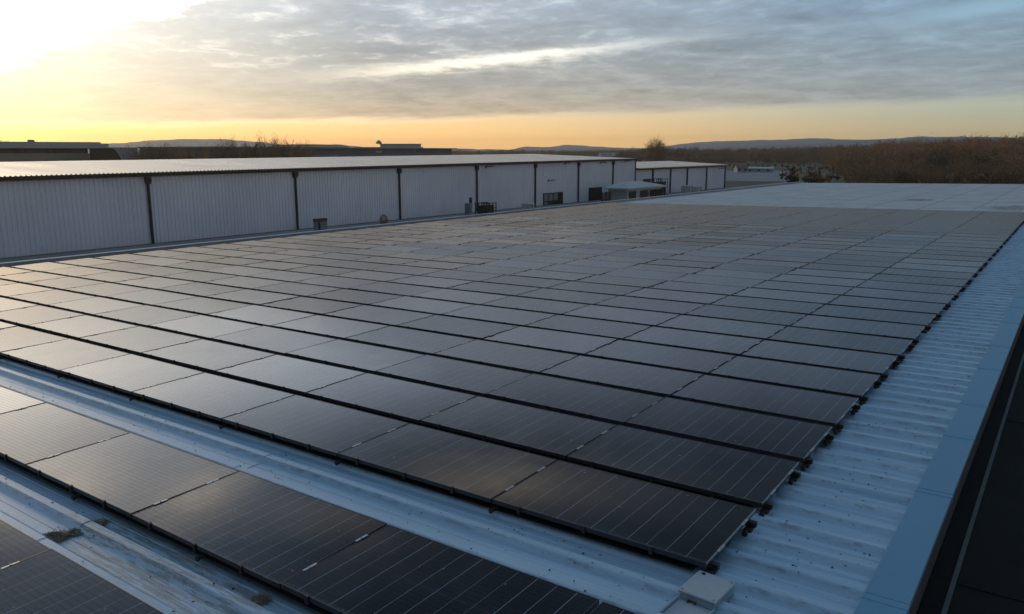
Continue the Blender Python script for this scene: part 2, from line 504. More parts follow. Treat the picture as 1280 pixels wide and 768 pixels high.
def membrane_mat():
    m, b, bs = new_mat('pale_roof_membrane')
    tc = b.n('ShaderNodeTexCoord').outputs['Object']
    x, y, z = b.sep(tc)
    n = b.noise(tc, .5, 6, .65, .3)
    n2 = b.noise(tc, 5.0, 5, .7)
    col = b.ramp(b.m('ADD', b.m('MULTIPLY', n, .6), b.m('MULTIPLY', n2, .4)), [(.3, (.30, .305, .305)), (.5, (.42, .415, .40)), (.7, (.53, .515, .485))])
    # welded seams
    sx = b.m('ABSOLUTE', b.m('SUBTRACT', b.m('FRACT', b.m('DIVIDE', b.m('ADD', x, b.m('MULTIPLY', n, .15)), 2.4)), .5))
    seam = b.m('MULTIPLY', b.smooth(sx, .478, .490), b.smooth(n2, .40, .52))
    col = b.mix(b.m('MULTIPLY', seam, .75), col, (.08, .09, .10))
    sy = b.m('ABSOLUTE', b.m('SUBTRACT', b.m('FRACT', b.m('DIVIDE', y, 9.5)), .5))
    seam2 = b.m('MULTIPLY', b.smooth(sy, .482, .492), b.smooth(n2, .42, .55))
    col = b.mix(b.m('MULTIPLY', seam2, .6), col, (.10, .11, .12))
    # two dirty puddles with their own outlines
    for px, py, ax, ay in ((-6.2, 48.6, .85, 1.5), (-1.0, 42.2, 1.3, 2.4)):
        dx = b.m('DIVIDE', b.m('SUBTRACT', x, px), ax); dy = b.m('DIVIDE', b.m('SUBTRACT', y, py), ay)
        rr = b.m('ADD', b.m('ADD', b.m('MULTIPLY', dx, dx), b.m('MULTIPLY', dy, dy)), b.m('MULTIPLY', b.m('SUBTRACT', b.noise(tc, 2.6, 8, .75), .5), 6.5))
        col = b.mix(b.m('MULTIPLY', b.smooth(rr, 1.0, .2), .65), col, (.11, .095, .075))
    b.put(bs.inputs['Base Color'], col)
    bs.inputs['Roughness'].default_value = .75
    bs.inputs['Specular IOR Level'].default_value = .25
    return m


def bitumen_mat():
    m, b, bs = new_mat('bitumen_felt')
    tc = b.n('ShaderNodeTexCoord').outputs['Object']
    n = b.noise(tc, 90.0, 3, .7)
    big = b.noise(tc, 1.1, 5, .6)
    col = b.ramp(b.m('ADD', b.m('MULTIPLY', n, .6), b.m('MULTIPLY', big, .4)), [(.3, (.006, .006, .006)), (.62, (.016, .016, .015)), (.8, (.05, .05, .047))])
    b.put(bs.inputs['Base Color'], col)
    bs.inputs['Roughness'].default_value = .95
    bs.inputs['Specular IOR Level'].default_value = .12
    bp = b.n('ShaderNodeBump'); bp.inputs['Strength'].default_value = .5; bp.inputs['Distance'].default_value = .006
    b.put(bp.inputs['Height'], n); b.put(bs.inputs['Normal'], bp.outputs[0])
    return m


def ground_mat():
    m, b, bs = new_mat('winter_ground')
    tc = b.n('ShaderNodeTexCoord').outputs['Object']
    n = b.noise(tc, .012, 7, .62, .4)
    n2 = b.noise(tc, .11, 6, .65)
    col = b.ramp(n, [(.35, (.075, .07, .04)), (.5, (.12, .10, .06)), (.62, (.16, .13, .085))])
    col = b.mix(b.m('MULTIPLY', b.smooth(n2, .54, .66), .5), col, (.16, .15, .14))
    b.put(bs.inputs['Base Color'], col)
    bs.inputs['Roughness'].default_value = .95
    bs.inputs['Specular IOR Level'].default_value = .1
    return m


def twig_mat(name, c0, c1, c2):
    m, b, bs = new_mat(name)
    oi = b.n('ShaderNodeObjectInfo')
    geo = b.n('ShaderNodeNewGeometry')
    tc = b.n('ShaderNodeTexCoord').outputs['Object']
    n = b.m('ADD', b.m('MULTIPLY', b.noise(tc, .35, 3, .6), .4), b.m('MULTIPLY', b.lin(b.noise(tc, .045, 3, .5), .3, .7), .6))
    f = b.m('ADD', b.m('MULTIPLY', oi.outputs['Random'], .55), b.m('ADD', b.m('MULTIPLY', geo.outputs['Random Per Island'], .25), b.m('MULTIPLY', n, .3)))
    b.put(bs.inputs['Base Color'], b.ramp(f, [(.2, c0), (.55, c1), (.9, c2)]))
    bs.inputs['Roughness'].default_value = .9
    bs.inputs['Specular IOR Level'].default_value = .1
    return m


def cladding_mat():
    m, b, bs = new_mat('pale_blue_cladding')
    tc = b.n('ShaderNodeTexCoord').outputs['Object']
    x, y, z = b.sep(tc)
    n = b.noise(tc, .2, 5, .6)
    st = b.noise(b.vm('MULTIPLY', tc, (1, 3.0, .12)).outputs[0], 1.0, 6, .65)
    col = b.ramp(n, [(.3, (.62, .625, .65)), (.7, (.72, .72, .735))])
    col = b.mix(b.m('MULTIPLY', b.smooth(st, .52, .72), .18), col, (.33, .32, .29))
    bay = b.n('ShaderNodeTexWhiteNoise', noise_dimensions='1D')
    b.put(bay.inputs['W'], b.m('FLOOR', b.m('DIVIDE', y, 1.02)))
    col = b.mix(b.m('MULTIPLY', bay.outputs[0], .07), col, (.42, .47, .52))
    b.put(bs.inputs['Base Color'], col)
    bs.inputs['Roughness'].default_value = .5
    bs.inputs['Specular IOR Level'].default_value = .35
    return m


M_GLASS = glass_mat()
M_FRAME = simple('black_anodised_frame', (.045, .044, .045), .38, .4, .5, .15, 8)
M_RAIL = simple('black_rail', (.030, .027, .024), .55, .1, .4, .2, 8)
M_ALU = simple('bare_aluminium', (.42, .44, .46), .36, .85, .5, .15, 20)
M_BOLT = simple('steel_bolt', (.30, .29, .27), .4, .9, .5, .2, 30)
M_ROOF = roof_mat()
M_CAP = simple('blue_grey_capping', (.10, .235, .335), .42, 0, .45, .10, 1.2, (1, .4, 1), .03)
M_MEMB = membrane_mat()
M_FELT = bitumen_mat()
M_FLASH = simple('lead_flashing', (.055, .057, .057), .7, 0, .3, .3, 4)
M_PARAPET = simple('aged_parapet', (.30, .31, .30), .6, 0, .35, .35, 1.2, (1, .6, 3))
M_HOSTWALL = simple('host_wall', (.36, .38, .38), .7, 0, .3, .15, 1)
M_WALL = cladding_mat()
M_TRIM = simple('dark_brown_trim', (.045, .034, .024), .5, 0, .3, .2, 2)
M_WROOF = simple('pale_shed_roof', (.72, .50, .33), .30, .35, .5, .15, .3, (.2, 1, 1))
M_DARK = simple('dark_opening', (.022, .017, .013), .5, 0, .4, .3, 1.5)
M_TIMBER = simple('weathered_timber', (.085, .062, .045), .8, 0, .2, .3, 2.5)
M_CONC = simple('pale_concrete', (.42, .41, .39), .85, 0, .2, .15, .8)
M_GREY = simple('grey_metal', (.20, .21, .22), .5, .3, .4, .2, 2)
M_BOXLID = simple('fibre_cement_lid', (.33, .36, .37), .7, 0, .3, .10, 7, (1, 1, 1), .1)
M_BOXSIDE = simple('coated_box_side', (.24, .33, .40), .5, 0, .4, .25, 6)
M_RUST = simple('rusty_strap', (.13, .075, .04), .8, 0, .2, .4, 20)
M_DEBRIS = simple('dry_twigs', (.22, .18, .12), .9, 0, .1, .5, 12)
M_LEAF = simple('dead_leaf', (.06, .04, .025), .85, 0, .2, .5, 15)
M_SHEDWALL = simple('grey_shed_wall', (.15, .155, .165), .7, 0, .3, .15, .15)
M_TANWALL = simple('tan_wall', (.26, .23, .17), .8, 0, .2, .15, .1)
M_FASCIA = simple('pale_fascia', (.36, .38, .37), .6, 0, .3, .12, .12)
M_BAND = simple('shaded_glazing', (.12, .11, .08), .3, 0, .5, .2, .3)
M_WHITE = simple('white_render', (.40, .39, .375), .8, 0, .2, .1, .5)
M_TILE = simple('brown_roof_tile', (.17, .11, .085), .8, 0, .2, .2, .5)
M_GROUND = ground_mat()
M_YARD = simple('yard_paving', (.20, .20, .20), .85, 0, .2, .25, .08)
M_HILL = simple('hill_cover', (.17, .18, .18), .95, 0, .1, .2, .002)
M_BARK = simple('bark', (.075, .055, .04), .9, 0, .1, .3, 2)
M_BIRCH = simple('birch_bark', (.42, .40, .36), .8, 0, .1, .25, 2, (1, 1, 3))
M_TWIG = twig_mat('winter_twigs', (.11, .08, .052), (.23, .15, .085), (.38, .21, .095))
M_RUSTLEAF = twig_mat('copper_leaves', (.07, .038, .018), (.12, .06, .022), (.17, .09, .035))

# ================================================================== SETTING
g = MB()
g.quad((-9000, -6000, 0), (9000, -6000, 0), (9000, 12000, 0), (-9000, 12000, 0))
tag(g.build('ground', M_GROUND), kind='structure')
g = MB()
g.quad((-56.2, -20, .02), (-22.6, -20, .02), (-22.6, 190, .02), (-56.2, 190, .02))
tag(g.build('service_yard', M_YARD), kind='structure')
g = MB()
a, b_, c, d = [pix(u, 200, D) for u, D in ((905, 205), (990, 205), (985, 320), (900, 320))]
g.quad(*[(p.x, p.y, .024) for p in (a, b_, c, d)])
tag(g.build('car_park', M_YARD), kind='structure')


def ridge(name, D, prof, depth=900):
    """a rolling line of hills: profile of (u, v) of the skyline at distance D"""
    us = np.linspace(prof[0][0], prof[-1][0], 260)
    vs = np.interp(us, [p[0] for p in prof], [p[1] for p in prof])
    r = np.random.RandomState(len(prof))
    nz = sum(np.sin(us * f + r.rand() * 6) * a for f, a in ((.05, .35), (.13, .22), (.31, .18), (.7, .10)))
    vs = vs + nz
    mb = MB()
    rows = []
    for i, (u, v) in enumerate(zip(us, vs)):
        top = pix(float(u), float(v), D)
        out = Vector((top.x - CAM.x, top.y - CAM.y, 0)).normalized()
        h = top.z
        col = []
        for t, k in ((-.95, 0), (-.6, .35), (-.28, .78), (-.08, .97), (0, 1.0), (.3, .8), (.9, 0)):
            col.append((top.x + out.x * depth * t, top.y + out.y * depth * t, h * k - (0.5 if k == 0 else 0) + (math.sin(i * .9 + t * 9) * h * .03 if 0 < k < 1 else 0)))
        rows.append(col)
    n = len(rows[0])
    for c in rows: mb.v += c
    for i in range(len(rows) - 1):
        for k in range(n - 1):
            a = i * n + k
            mb.f.append((a, a + 1, a + n + 1, a + n)); mb.mi.append(0)
    o = mb.build(name, M_HILL)
    for p in o.data.polygons: p.use_smooth = True
    return tag(o, kind='structure')


ridge('hills', 3400, [(-260, 184), (60, 184), (150, 179), (215, 174.5), (262, 173.5), (300, 176), (345, 180), (420, 181), (460, 184.5), (560, 186), (640, 187), (655, 183), (668, 184.5), (690, 184), (706, 181.5), (740, 182.5), (765, 184.5), (810, 186), (845, 181), (880, 177), (915, 176.5), (960, 175.5), (1000, 173.5), (1022, 172.5), (1050, 175), (1090, 175), (1130, 172), (1150, 170.5), (1180, 172), (1300, 172), (1500, 178)])
ridge('near_hills', 2300, [(560, 191), (690, 188.5), (760, 187), (840, 186.5), (930, 183), (1000, 180), (1060, 177), (1120, 174), (1200, 171.5), (1300, 172), (1500, 174)], 700)

# ================================================================== THE BUILDING UNDER THE MODULES
XL, XR = -21.78, .90
Y0, Y1, Y2 = -9.0, 38.0, 79.0
host = thing('factory_building', 'low factory building with ribbed metal roof carrying the solar array', 'building', frame=ROOF)


def rib_profile(y0, y1, base, pitch=.3333, h=.050):
    pts = [(y0, base)]
    n0 = math.ceil(y0 / pitch); n1 = math.floor((y1 - .14) / pitch)
    for k in range(n0, n1 + 1):
        y = k * pitch
        pts += [(y + .002, base), (y + .010, base + .005), (y + .050, base + h - .005), (y + .058, base + h), (y + .122, base + h), (y + .130, base + h - .005), (y + .170, base + .005), (y + .180, base),
                (y + .258, base), (y + .262, base + .003), (y + .270, base + .003), (y + .274, base)]
    pts.append((y1, base))
    return pts


mb = MB()
LAP = -4.21                                    # sheet lap crossing the roof
mb.extrude_profile(rib_profile(Y0, Y1, PAN), LAP - .12, XR, 'x')
mb.extrude_profile([(p, z + .0035) for p, z in rib_profile(Y0, Y1, PAN)], XL + .1, LAP, 'x')
mb.build('roof_sheet', M_ROOF, host)
mb = MB()
mb.box(XL + .03, 60, Y1 + .02, Y2, PAN - .5, PAN + .05)
o = mb.build('membrane_roof', M_MEMB, host)
mb = MB()
mb.box(XL, XR + .2, Y1 - .05, Y1 + .10, PAN + .02, PAN + .062)
mb.build('joint_flashing', M_ALU, host)
# left parapet: upstand with a lighter coping and lapped joints
mb = MB()
mb.box(XL - .10, XL + .02, Y0, Y2, PAN - .2, PAN + .155)
mb.build('parapet', M_PARAPET, host)
mb = MB()
y = Y0
while y < Y2:
    mb.box(XL - .15, XL + .05, y + .003, min(y + 3.0, Y2), PAN + .157, PAN + .178)
    y += 3.0
mb.build('parapet_coping', M_FASCIA, host)
# right hand capping in lapped lengths
mb = MB()
y = Y0; k = 0
LENS = [1.46, 1.9, 1.55, 1.2, 1.75]
while y < Y1 + 2:
    L_ = LENS[k % 5]
    h = .002 if k % 2 else 0.0
    mb.box(XR - .012, XR + .245, y + .012, y + L_, PAN + .035 + h, PAN + .082 + h)
    mb.box(XR - .016, XR + .249, y + L_ - .075, y + L_ - .004, PAN + .030, PAN + .0865 + h)
    y += L_; k += 1
mb.build('parapet_cap', M_CAP, host, bevel=.004)
mb = MB()
mb.box(XR + .232, XR + .243, Y0, Y1, PAN - .20, PAN + .032)
mb.box(XR - .02, XR + .002, Y0, Y1, PAN - .05, PAN + .032)
mb.build('cap_upstand', M_FLASH, host)
mb = MB()
mb.box(XL - .08, XL - .01, Y0, Y2, -PANEL_Z - .4, PAN - .21)
mb.box(XL - .005, 60, Y2 - .12, Y2 - .02, -PANEL_Z - .4, PAN - .51)
mb.box(XL - .005, XR, Y0 + .05, Y0 + .15, -PANEL_Z - .4, PAN - .06)
mb.build('wall', M_HOSTWALL, host)

# the black felt roof next door
side = thing('flat_roof_building', 'adjoining building with black felt flat roof beyond the blue grey capping', 'building', frame=ROOF)
mb = MB()
mb.quad((XR + .25, Y0, PAN - .15), (XR + 40, Y0, PAN - .15), (XR + 40, Y1 - .02, PAN - .15), (XR + .25, Y1 - .02, PAN - .15))
mb.quad((XR + .25, Y0, -PANEL_Z - .4), (XR + 40, Y0, -PANEL_Z - .4), (XR + 40, Y0, PAN - .15), (XR + .25, Y0, PAN - .15))
mb.build('felt_roof', M_FELT, side)
mb = MB()
mb.box(XR + .375, XR + .405, Y0, Y1 - .03, PAN - .148, PAN - .135)
mb.build('edge_strip', M_FLASH, side)
mb = MB()
for y in (1.2, 5.3, 9.4, 13.5, 17.6):
    mb.box(XR + .42, XR + 30, y, y + .05, PAN - .148, PAN - .143)
mb.build('felt_lap', M_FELT, side)

# ================================================================== SOLAR MODULES
def glass_mesh(half=1.0):
    me = bpy.data.meshes.new('glass')
    w, d = PW / 2 * half - .006, PD / 2 - .006
    me.from_pydata([(-w, -d, -.002), (w, -d, -.002), (w, d, -.002), (-w, d, -.002)], [], [(0, 1, 2, 3)])
    uv = me.uv_layers.new(name='UVMap')
    for i, (px, py) in enumerate(((-w, -d), (w, -d), (w, d), (-w, d))):
        uv.data[i].uv = (px + (0 if half == 1.0 else PW / 4), py)
    me.materials.append(M_GLASS)
    return me


def frame_mb(half=1.0):
    f = MB(); w, d, t = PW / 2 * half, PD / 2, .0065
    f.box(-w, w, -d, -d + t, -.035, 0); f.box(-w, w, d - t, d, -.035, 0)
    f.box(-w, -w + t, -d + t, d - t, -.035, 0); f.box(w - t, w, -d + t, d - t, -.035, 0)
    f.box(-w + t, w - t, -d + t, d - t, -.030, -.006)       # laminate and back sheet
    return f


def clamp_mb(x, y):
    c = MB()
    c.box(x - .010, x + .010, y - .055, y + .055, .0005, .004)
    c.tube((x, y, .004), (x, y, .009), .006, n=6)
    return c


def clip_mb(x):
    c = MB(); d = PD / 2
    c.box(x - .014, x + .014, -d - .012, -d + .010, .0005, .005)
    c.box(x - .014, x + .014, -d - .012, -d - .002, -.05, .0005)
    return c


ME_GLASS = glass_mesh()
ME_FRAME = frame_mb().mesh('frame', M_FRAME)
far_f = frame_mb()
for yy in (-.24, .22):
    far_f.box(PW / 2 - .006, PW / 2 + .024, yy - .03, yy + .03, .0005, .008, 1)
for xx in (-.55, -.1, .5):
    far_f.box(xx - .012, xx + .012, -PD / 2 - .012, -PD / 2 + .008, .0005, .005, 1)
ME_FRAME_FAR = far_f.mesh('frame', [M_FRAME, M_BOLT])
ORD = ['first', 'second', 'third', 'fourth', 'fifth', 'sixth', 'seventh', 'eighth', 'ninth', 'tenth', 'eleventh', 'twelfth', 'thirteenth', 'fourteenth',
       'fifteenth', 'sixteenth', 'seventeenth', 'eighteenth', 'nineteenth', 'twentieth', 'twenty-first', 'twenty-second', 'twenty-third', 'twenty-fourth', 'twenty-fifth',
       'twenty-sixth', 'twenty-seventh', 'twenty-eighth', 'twenty-ninth', 'thirtieth', 'thirty-first', 'thirty-second', 'thirty-third', 'thirty-fourth']

proto = thing('solar_panel', 'proto', 'solar panel', frame=ROOF)
link(bpy.data.objects.new('frame', ME_FRAME), proto)
link(bpy.data.objects.new('glass', ME_GLASS), proto)
for yy in (-.24, .22):
    clamp_mb(PW / 2 + .009, yy).build('clamp', M_ALU, proto)
for xx in (-.62, -.05, .48):
    clip_mb(xx).build('clip', M_RAIL, proto)
far_proto = thing('solar_panel', 'proto', 'solar panel', frame=ROOF)
link(bpy.data.objects.new('frame', ME_FRAME_FAR), far_proto)
link(bpy.data.objects.new('glass', ME_GLASS), far_proto)
trim_mb = MB()
trim_mb.box(PW / 2 + .0005, PW / 2 + .0045, -PD / 2, PD / 2, -.012, .0015)
ME_TRIM = trim_mb.mesh('edge_trim', M_ALU)

used = {'near': False, 'far': False}


def tilt():
    a = rnd.gauss(.72, .12)
    if rnd.random() < .14:
        a += rnd.uniform(.2, .8)
    return R(a), R(rnd.gauss(0, .12))


def place_panel(x0, y0, far, label, group, end=False, lift=0.0):
    ta, tb = tilt()
    ta += R(lift)
    m = ROOF @ Matrix.Translation((x0 - PITCHX / 2, y0 + PD / 2, 0)) @ Matrix.Rotation(ta, 4, 'X') @ Matrix.Rotation(tb, 4, 'Y')
    key = 'far' if far else 'near'
    src = far_proto if far else proto
    if not used[key]:
        used[key] = True
        o = src
        o.matrix_world = m
        src_children[key] = list(o.children)
    else:
        o = src.copy(); COL.objects.link(o); o.matrix_world = m
        for ch in src_children[key]:
            c = ch.copy(); COL.objects.link(c); c.parent = o
    o['label'] = label; o['group'] = group
    if end:
        t = bpy.data.objects.new('edge_trim', ME_TRIM); link(t, o)
    return o


src_children = {}


def LIFT(j, k):
    """a block of rows stands a touch steeper than the rest"""
    if 10 <= j <= 15 and 2 <= k <= 8 and rnd.random() < .62: return rnd.uniform(.9, 2.0)
    if j > 14 and rnd.random() < .12: return rnd.uniform(.6, 1.6)
    return 0.0


SOLO = 23
NROWS, NCOLS = 34, 12
bounds = {}
for j in range(SOLO):
    for k in range(NCOLS):
        place_panel(-k * PITCHX, j * ROWY, j >= 9,
                    'black solar panel in the %s row of the big array, %s from its right edge' % (ORD[j], ORD[k]),
                    'solar panels of the big array', k == 0, LIFT(j, k))
S1Y, S1K = -1.738, .2
for k in range(9):
    place_panel(-(k + S1K) * PITCHX, S1Y, False,
                'black solar panel in the single strip before the big array, %s from the right' % ORD[k], 'solar panels of the front strip')
hp = thing('solar_panel', 'half width black solar panel closing the right end of the front strip at bottom edge', 'solar panel',
           (-S1K * PITCHX + .016 + PW / 4, S1Y + PD / 2, 0), 0, 'solar panels of the front strip', ROOF)
frame_mb(.5).build('frame', M_FRAME, hp)
link(bpy.data.objects.new('glass', glass_mesh(.5)), hp)
S2Y, S2K = -3.314, 1.14
for k in range(3):
    place_panel(-(k + S2K) * PITCHX, S2Y, False,
                'black solar panel of the nearest strip at bottom left corner, %s from the right' % ORD[k], 'solar panels of the nearest strip')

# the farthest rows as one mass
fm = MB(); uvs = []
w, d_ = PW / 2, PD / 2
for j in range(SOLO, NROWS):
    for k in range(NCOLS):
        ta, tb = tilt()
        m = Matrix.Translation((-k * PITCHX - PITCHX / 2, j * ROWY + PD / 2, 0)) @ Matrix.Rotation(ta, 4, 'X') @ Matrix.Rotation(tb, 4, 'Y')
        P = [m @ Vector(q) for q in ((-w, -d_, 0), (w, -d_, 0), (w, d_, 0), (-w, d_, 0))]
        Q = [m @ Vector(q) for q in ((-w, -d_, -.035), (w, -d_, -.035), (w, d_, -.035), (-w, d_, -.035))]
        fm.quad(*P, 0); uvs += [(-w, -d_), (w, -d_), (w, d_), (-w, d_)]
        for a in range(4):
            fm.quad(Q[a], Q[(a + 1) % 4], P[(a + 1) % 4], P[a], 1); uvs += [(0, 0)] * 4
        fm.quad(Q[3], Q[2], Q[1], Q[0], 1); uvs += [(0, 0)] * 4
        n0 = len(fm.f)
        for yy in (-.24, .22):
            c = m @ Vector((w + .009, yy, .004))
            fm.obox(c, (.015, 0, 0), (0, .03, 0), (0, 0, .004), 2)
        uvs += [(0, 0)] * (4 * (len(fm.f) - n0))
fo = fm.build('solar_panel_field', [M_GLASS, M_FRAME, M_BOLT])
uvl = fo.data.uv_layers.new(name='UVMap')
uvl.data.foreach_set('uv', np.array(uvs, dtype=np.float32).ravel())
fo.matrix_world = ROOF
tag(fo, 'farthest rows of black solar panels at the back of the big array', 'solar panels', kind='stuff')

# mounting racks: two rails a row and a foot at every joint
def foot_mb():
    f = MB()
    f.box(-.03, .03, -.045, .012, PAN + .0502, PAN + .056)       # base plate on the rib
    f.box(-.022, .022, -.004, .006, PAN + .056, -.078)             # upright
    f.box(-.026, .026, -.050, .045, -.100, -.078)                 # saddle that carries the rail
    f.tube((0, -.085, -.094), (0, .02, -.094), .014, n=8)         # threaded end towards the eave
    f.tube((0, -.100, -.094), (0, -.085, -.094), .022, n=6)       # nut
    f.tube((.02, -.03, PAN + .056), (.02, -.03, PAN + .075), .008, n=6)
    return f


ME_FOOT = foot_mb().mesh('foot', M_RAIL)


def rail_mb(x0, x1):
    r = MB()
    r.box(x0, x1, -.019, .019, -.077, -.0372)
    r.box(x0, x1, -.0225, -.0195, -.068, -.060)
    return r


def rack(y0, x_right, ncol, label, group, far):
    t = thing('mounting_rack', label, 'mounting rack', (0, y0, 0), 0, group, ROOF)
    x0, x1 = x_right - ncol * PITCHX - .05, x_right + .045
    for yy in (.09, PD - .13):
        r = rail_mb(x0, x1).build('rail', M_RAIL, t); r.location = (0, yy, 0)
    mt = MB(); mt.box(x0 + .06, x1 - .15, .015, PD - .03, PAN + .0515, PAN + .058)  # dark sheet added on the roof, stands in for the shade under the modules
    mt.build('shade_sheet', M_RAIL, t)
    ys = [(.07)] if far else [.07, PD - .15]
    for k in range(int(ncol) + 1):
        for yy in ys:
            o = bpy.data.objects.new('foot', ME_FOOT); link(o, t)
            o.location = (x_right - k * PITCHX + (.0 if k == 0 else .009), yy, 0)
    if not far:
        cb = MB()
        pts = [Vector((x_right - .05 - .02 * math.sin(q * 3.1), .16 + .62 * q, -.075 - .058 * math.sin(q * math.pi) + .008 * math.sin(q * 17 + y0 * 5))) for q in np.linspace(0, 1, 9)]
        for a_, b2 in zip(pts[:-1], pts[1:]): cb.tube(a_, b2, .006, n=6, caps=False)
        cb.build('cable', M_RAIL, t)
        cn = MB(); cn.tube(pts[3] + Vector((.012, 0, 0)), pts[4] + Vector((.012, .02, 0)), .011, n=6)
        cn.build('cable_connector', M_BOXSIDE, t)
    return t


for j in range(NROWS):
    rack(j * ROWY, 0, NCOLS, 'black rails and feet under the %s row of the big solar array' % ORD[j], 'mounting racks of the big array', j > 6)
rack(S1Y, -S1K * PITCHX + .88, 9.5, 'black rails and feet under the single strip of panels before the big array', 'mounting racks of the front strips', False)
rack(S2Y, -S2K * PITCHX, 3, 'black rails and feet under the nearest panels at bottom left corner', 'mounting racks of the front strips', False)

# ------------------------------------------------------------------ duct box at the near right corner
bx = thing('roof_box', 'grey lidded box on the ribbed roof at the array\'s near right corner', 'roof box', (.068, -.165, PAN), R(-4), frame=ROOF)
mb = MB(); mb.box(-.118, .118, -.145, .145, .0, .072); mb.build('housing', M_BOXSIDE, bx, .004)
mb = MB(); mb.box(-.127, .127, -.152, .150, .074, .090)
lid = mb.build('lid', M_BOXLID, bx, .004)
mb = MB(); mb.tube((-.082, .118, .0905), (-.082, .118, .0935), .013, n=14); mb.build('plug', M_DARK, bx)
for sx, sy in ((.105, -.13), (-.105, -.13), (.105, .128)):
    mb = MB(); mb.tube((sx, sy, .0905), (sx, sy, .0945), .006, n=8); mb.build('screw', M_BOLT, lid)
mb = MB()
mb.box(-.115, .115, -1.5, -.147, .0, .030)
mb.build('duct_cover', M_BOXLID, bx, .003)
mb = MB()
mb.box(.116, .128, -1.5, -.153, .0, .048); mb.box(-.130, -.116, -1.5, -.153, .0, .048)
mb.build('duct_edge', M_BOXSIDE, bx, .002)
mb = MB(); mb.box(-.055, .0, -.152, -.146, .030, .045); mb.box(-.055, -.047, -.165, -.146, .030, .045); mb.box(-.008, .0, -.165, -.146, .030, .045)
mb.build('strap', M_RUST, bx)

# ------------------------------------------------------------------ moss and twig clumps by the sheet lap
def clump(x, y, rx, ry, n, label, seed):
    r = random.Random(seed)
    mb = MB()
    for i in range(n):
        a = r.uniform(0, 6.28); q = math.sqrt(r.random())
        p = Vector((math.cos(a) * q * rx, math.sin(a) * q * ry, r.random() ** 2 * .02))
        dd = Vector((r.gauss(0, 1), r.gauss(0, .7), r.gauss(0, .16))).normalized() * r.uniform(.008, .04)
        mb.tube(p - dd, p + dd, r.uniform(.0012, .0035), .0008, n=3, caps=False)
    o = mb.build('moss_clump', M_DEBRIS)
    o.matrix_world = ROOF @ Matrix.Translation((x, y, PAN + .004))
    return tag(o, label, 'moss clump', 'moss and twig clumps on the roof')


clump(-4.20, -1.93, .07, .16, 620, 'dark strip of moss and twigs lying along the roof sheet lap', 1)
clump(-4.25, -2.13, .11, .08, 420, 'tangled twig clump against the far edge of the nearest panel strip', 2)
clump(-3.98, -1.90, .12, .06, 300, 'brown moss clump just right of the roof sheet lap', 3)
clump(-2.25, -1.79, .06, .05, 260, 'dark moss clump beside the foot at the front strip', 4)
clump(-3.72, -.52, .08, .03, 60, 'thin wisp of twigs on the roof between the two panel strips', 5)

# dead leaves and grit blown over the bare sheet
mb = MB(); r = random.Random(5)
for i in range(620):
    if r.random() < .55:
        x, y = r.uniform(-12, -.2), r.choice((r.uniform(-.78, -.03), r.uniform(-.78, -.03), r.uniform(-2.34, -1.78)))
    else:
        x, y = r.uniform(.03, .85), r.uniform(-1.5, 14)
    ph = (y / .3333) % 1.0 * .3333
    h = 0.051 if .05 < ph < .13 else (0.026 if .004 < ph < .176 else 0.0)
    s = r.uniform(.003, .009); a = r.uniform(0, 6.28)
    ax = Vector((math.cos(a), math.sin(a), r.uniform(-.3, .3))) * s; ay = Vector((-math.sin(a), math.cos(a), r.uniform(-.3, .3))) * s * .55
    mb.obox((x, y, PAN + h + .006), ax, ay, (0, 0, .0012)) if s > .0045 else None
lf = mb.build('leaf_litter', M_LEAF)
lf.matrix_world = ROOF
tag(lf, 'dead leaf scraps and grit scattered over the bare ribbed roof', 'leaf litter', kind='stuff')

# ================================================================== LONG WAREHOUSE ACROSS THE YARD
WX = -57.0
WY0, WY1 = -14.0, 111.0
EAVE0, EAVE1 = CAMZ - 1.69, CAMZ - 1.05        # eave height at WY=18.5 and at WY=111
SLOPE = (EAVE1 - EAVE0) / (111.0 - 18.5)
wh = thing('warehouse', 'long pale blue corrugated warehouse with dark downpipes across the yard', 'warehouse', (WX, 0, 0))
ez = lambda y: EAVE0 + SLOPE * (y - 18.5)


def corr_wall(y0, y1, zf, z0=0.0, pitch=.34, dpt=.055):
    """vertical trapezoid cladding facing +X"""
    mb = MB(); prev = None
    n = int((y1 - y0) / pitch)
    for k in range(n):
        for f, dx in ((0, 0), (.55, 0), (.68, dpt), (.87, dpt)):
            y = y0 + (k + f) * (y1 - y0) / n
            cur = ((dx, y, z0), (dx, y, zf(y)))
            if prev: mb.quad(prev[0], cur[0], cur[1], prev[1])
            prev = cur
    return mb


mb = corr_wall(WY0, WY1, lambda y: ez(y) - .02)
mb.quad((-40, WY1, 0), (-40, WY1, ez(WY1) - .1), (-.01, WY1, ez(WY1) - .1), (-.01, WY1, 0))
mb.build('wall', M_WALL, wh)
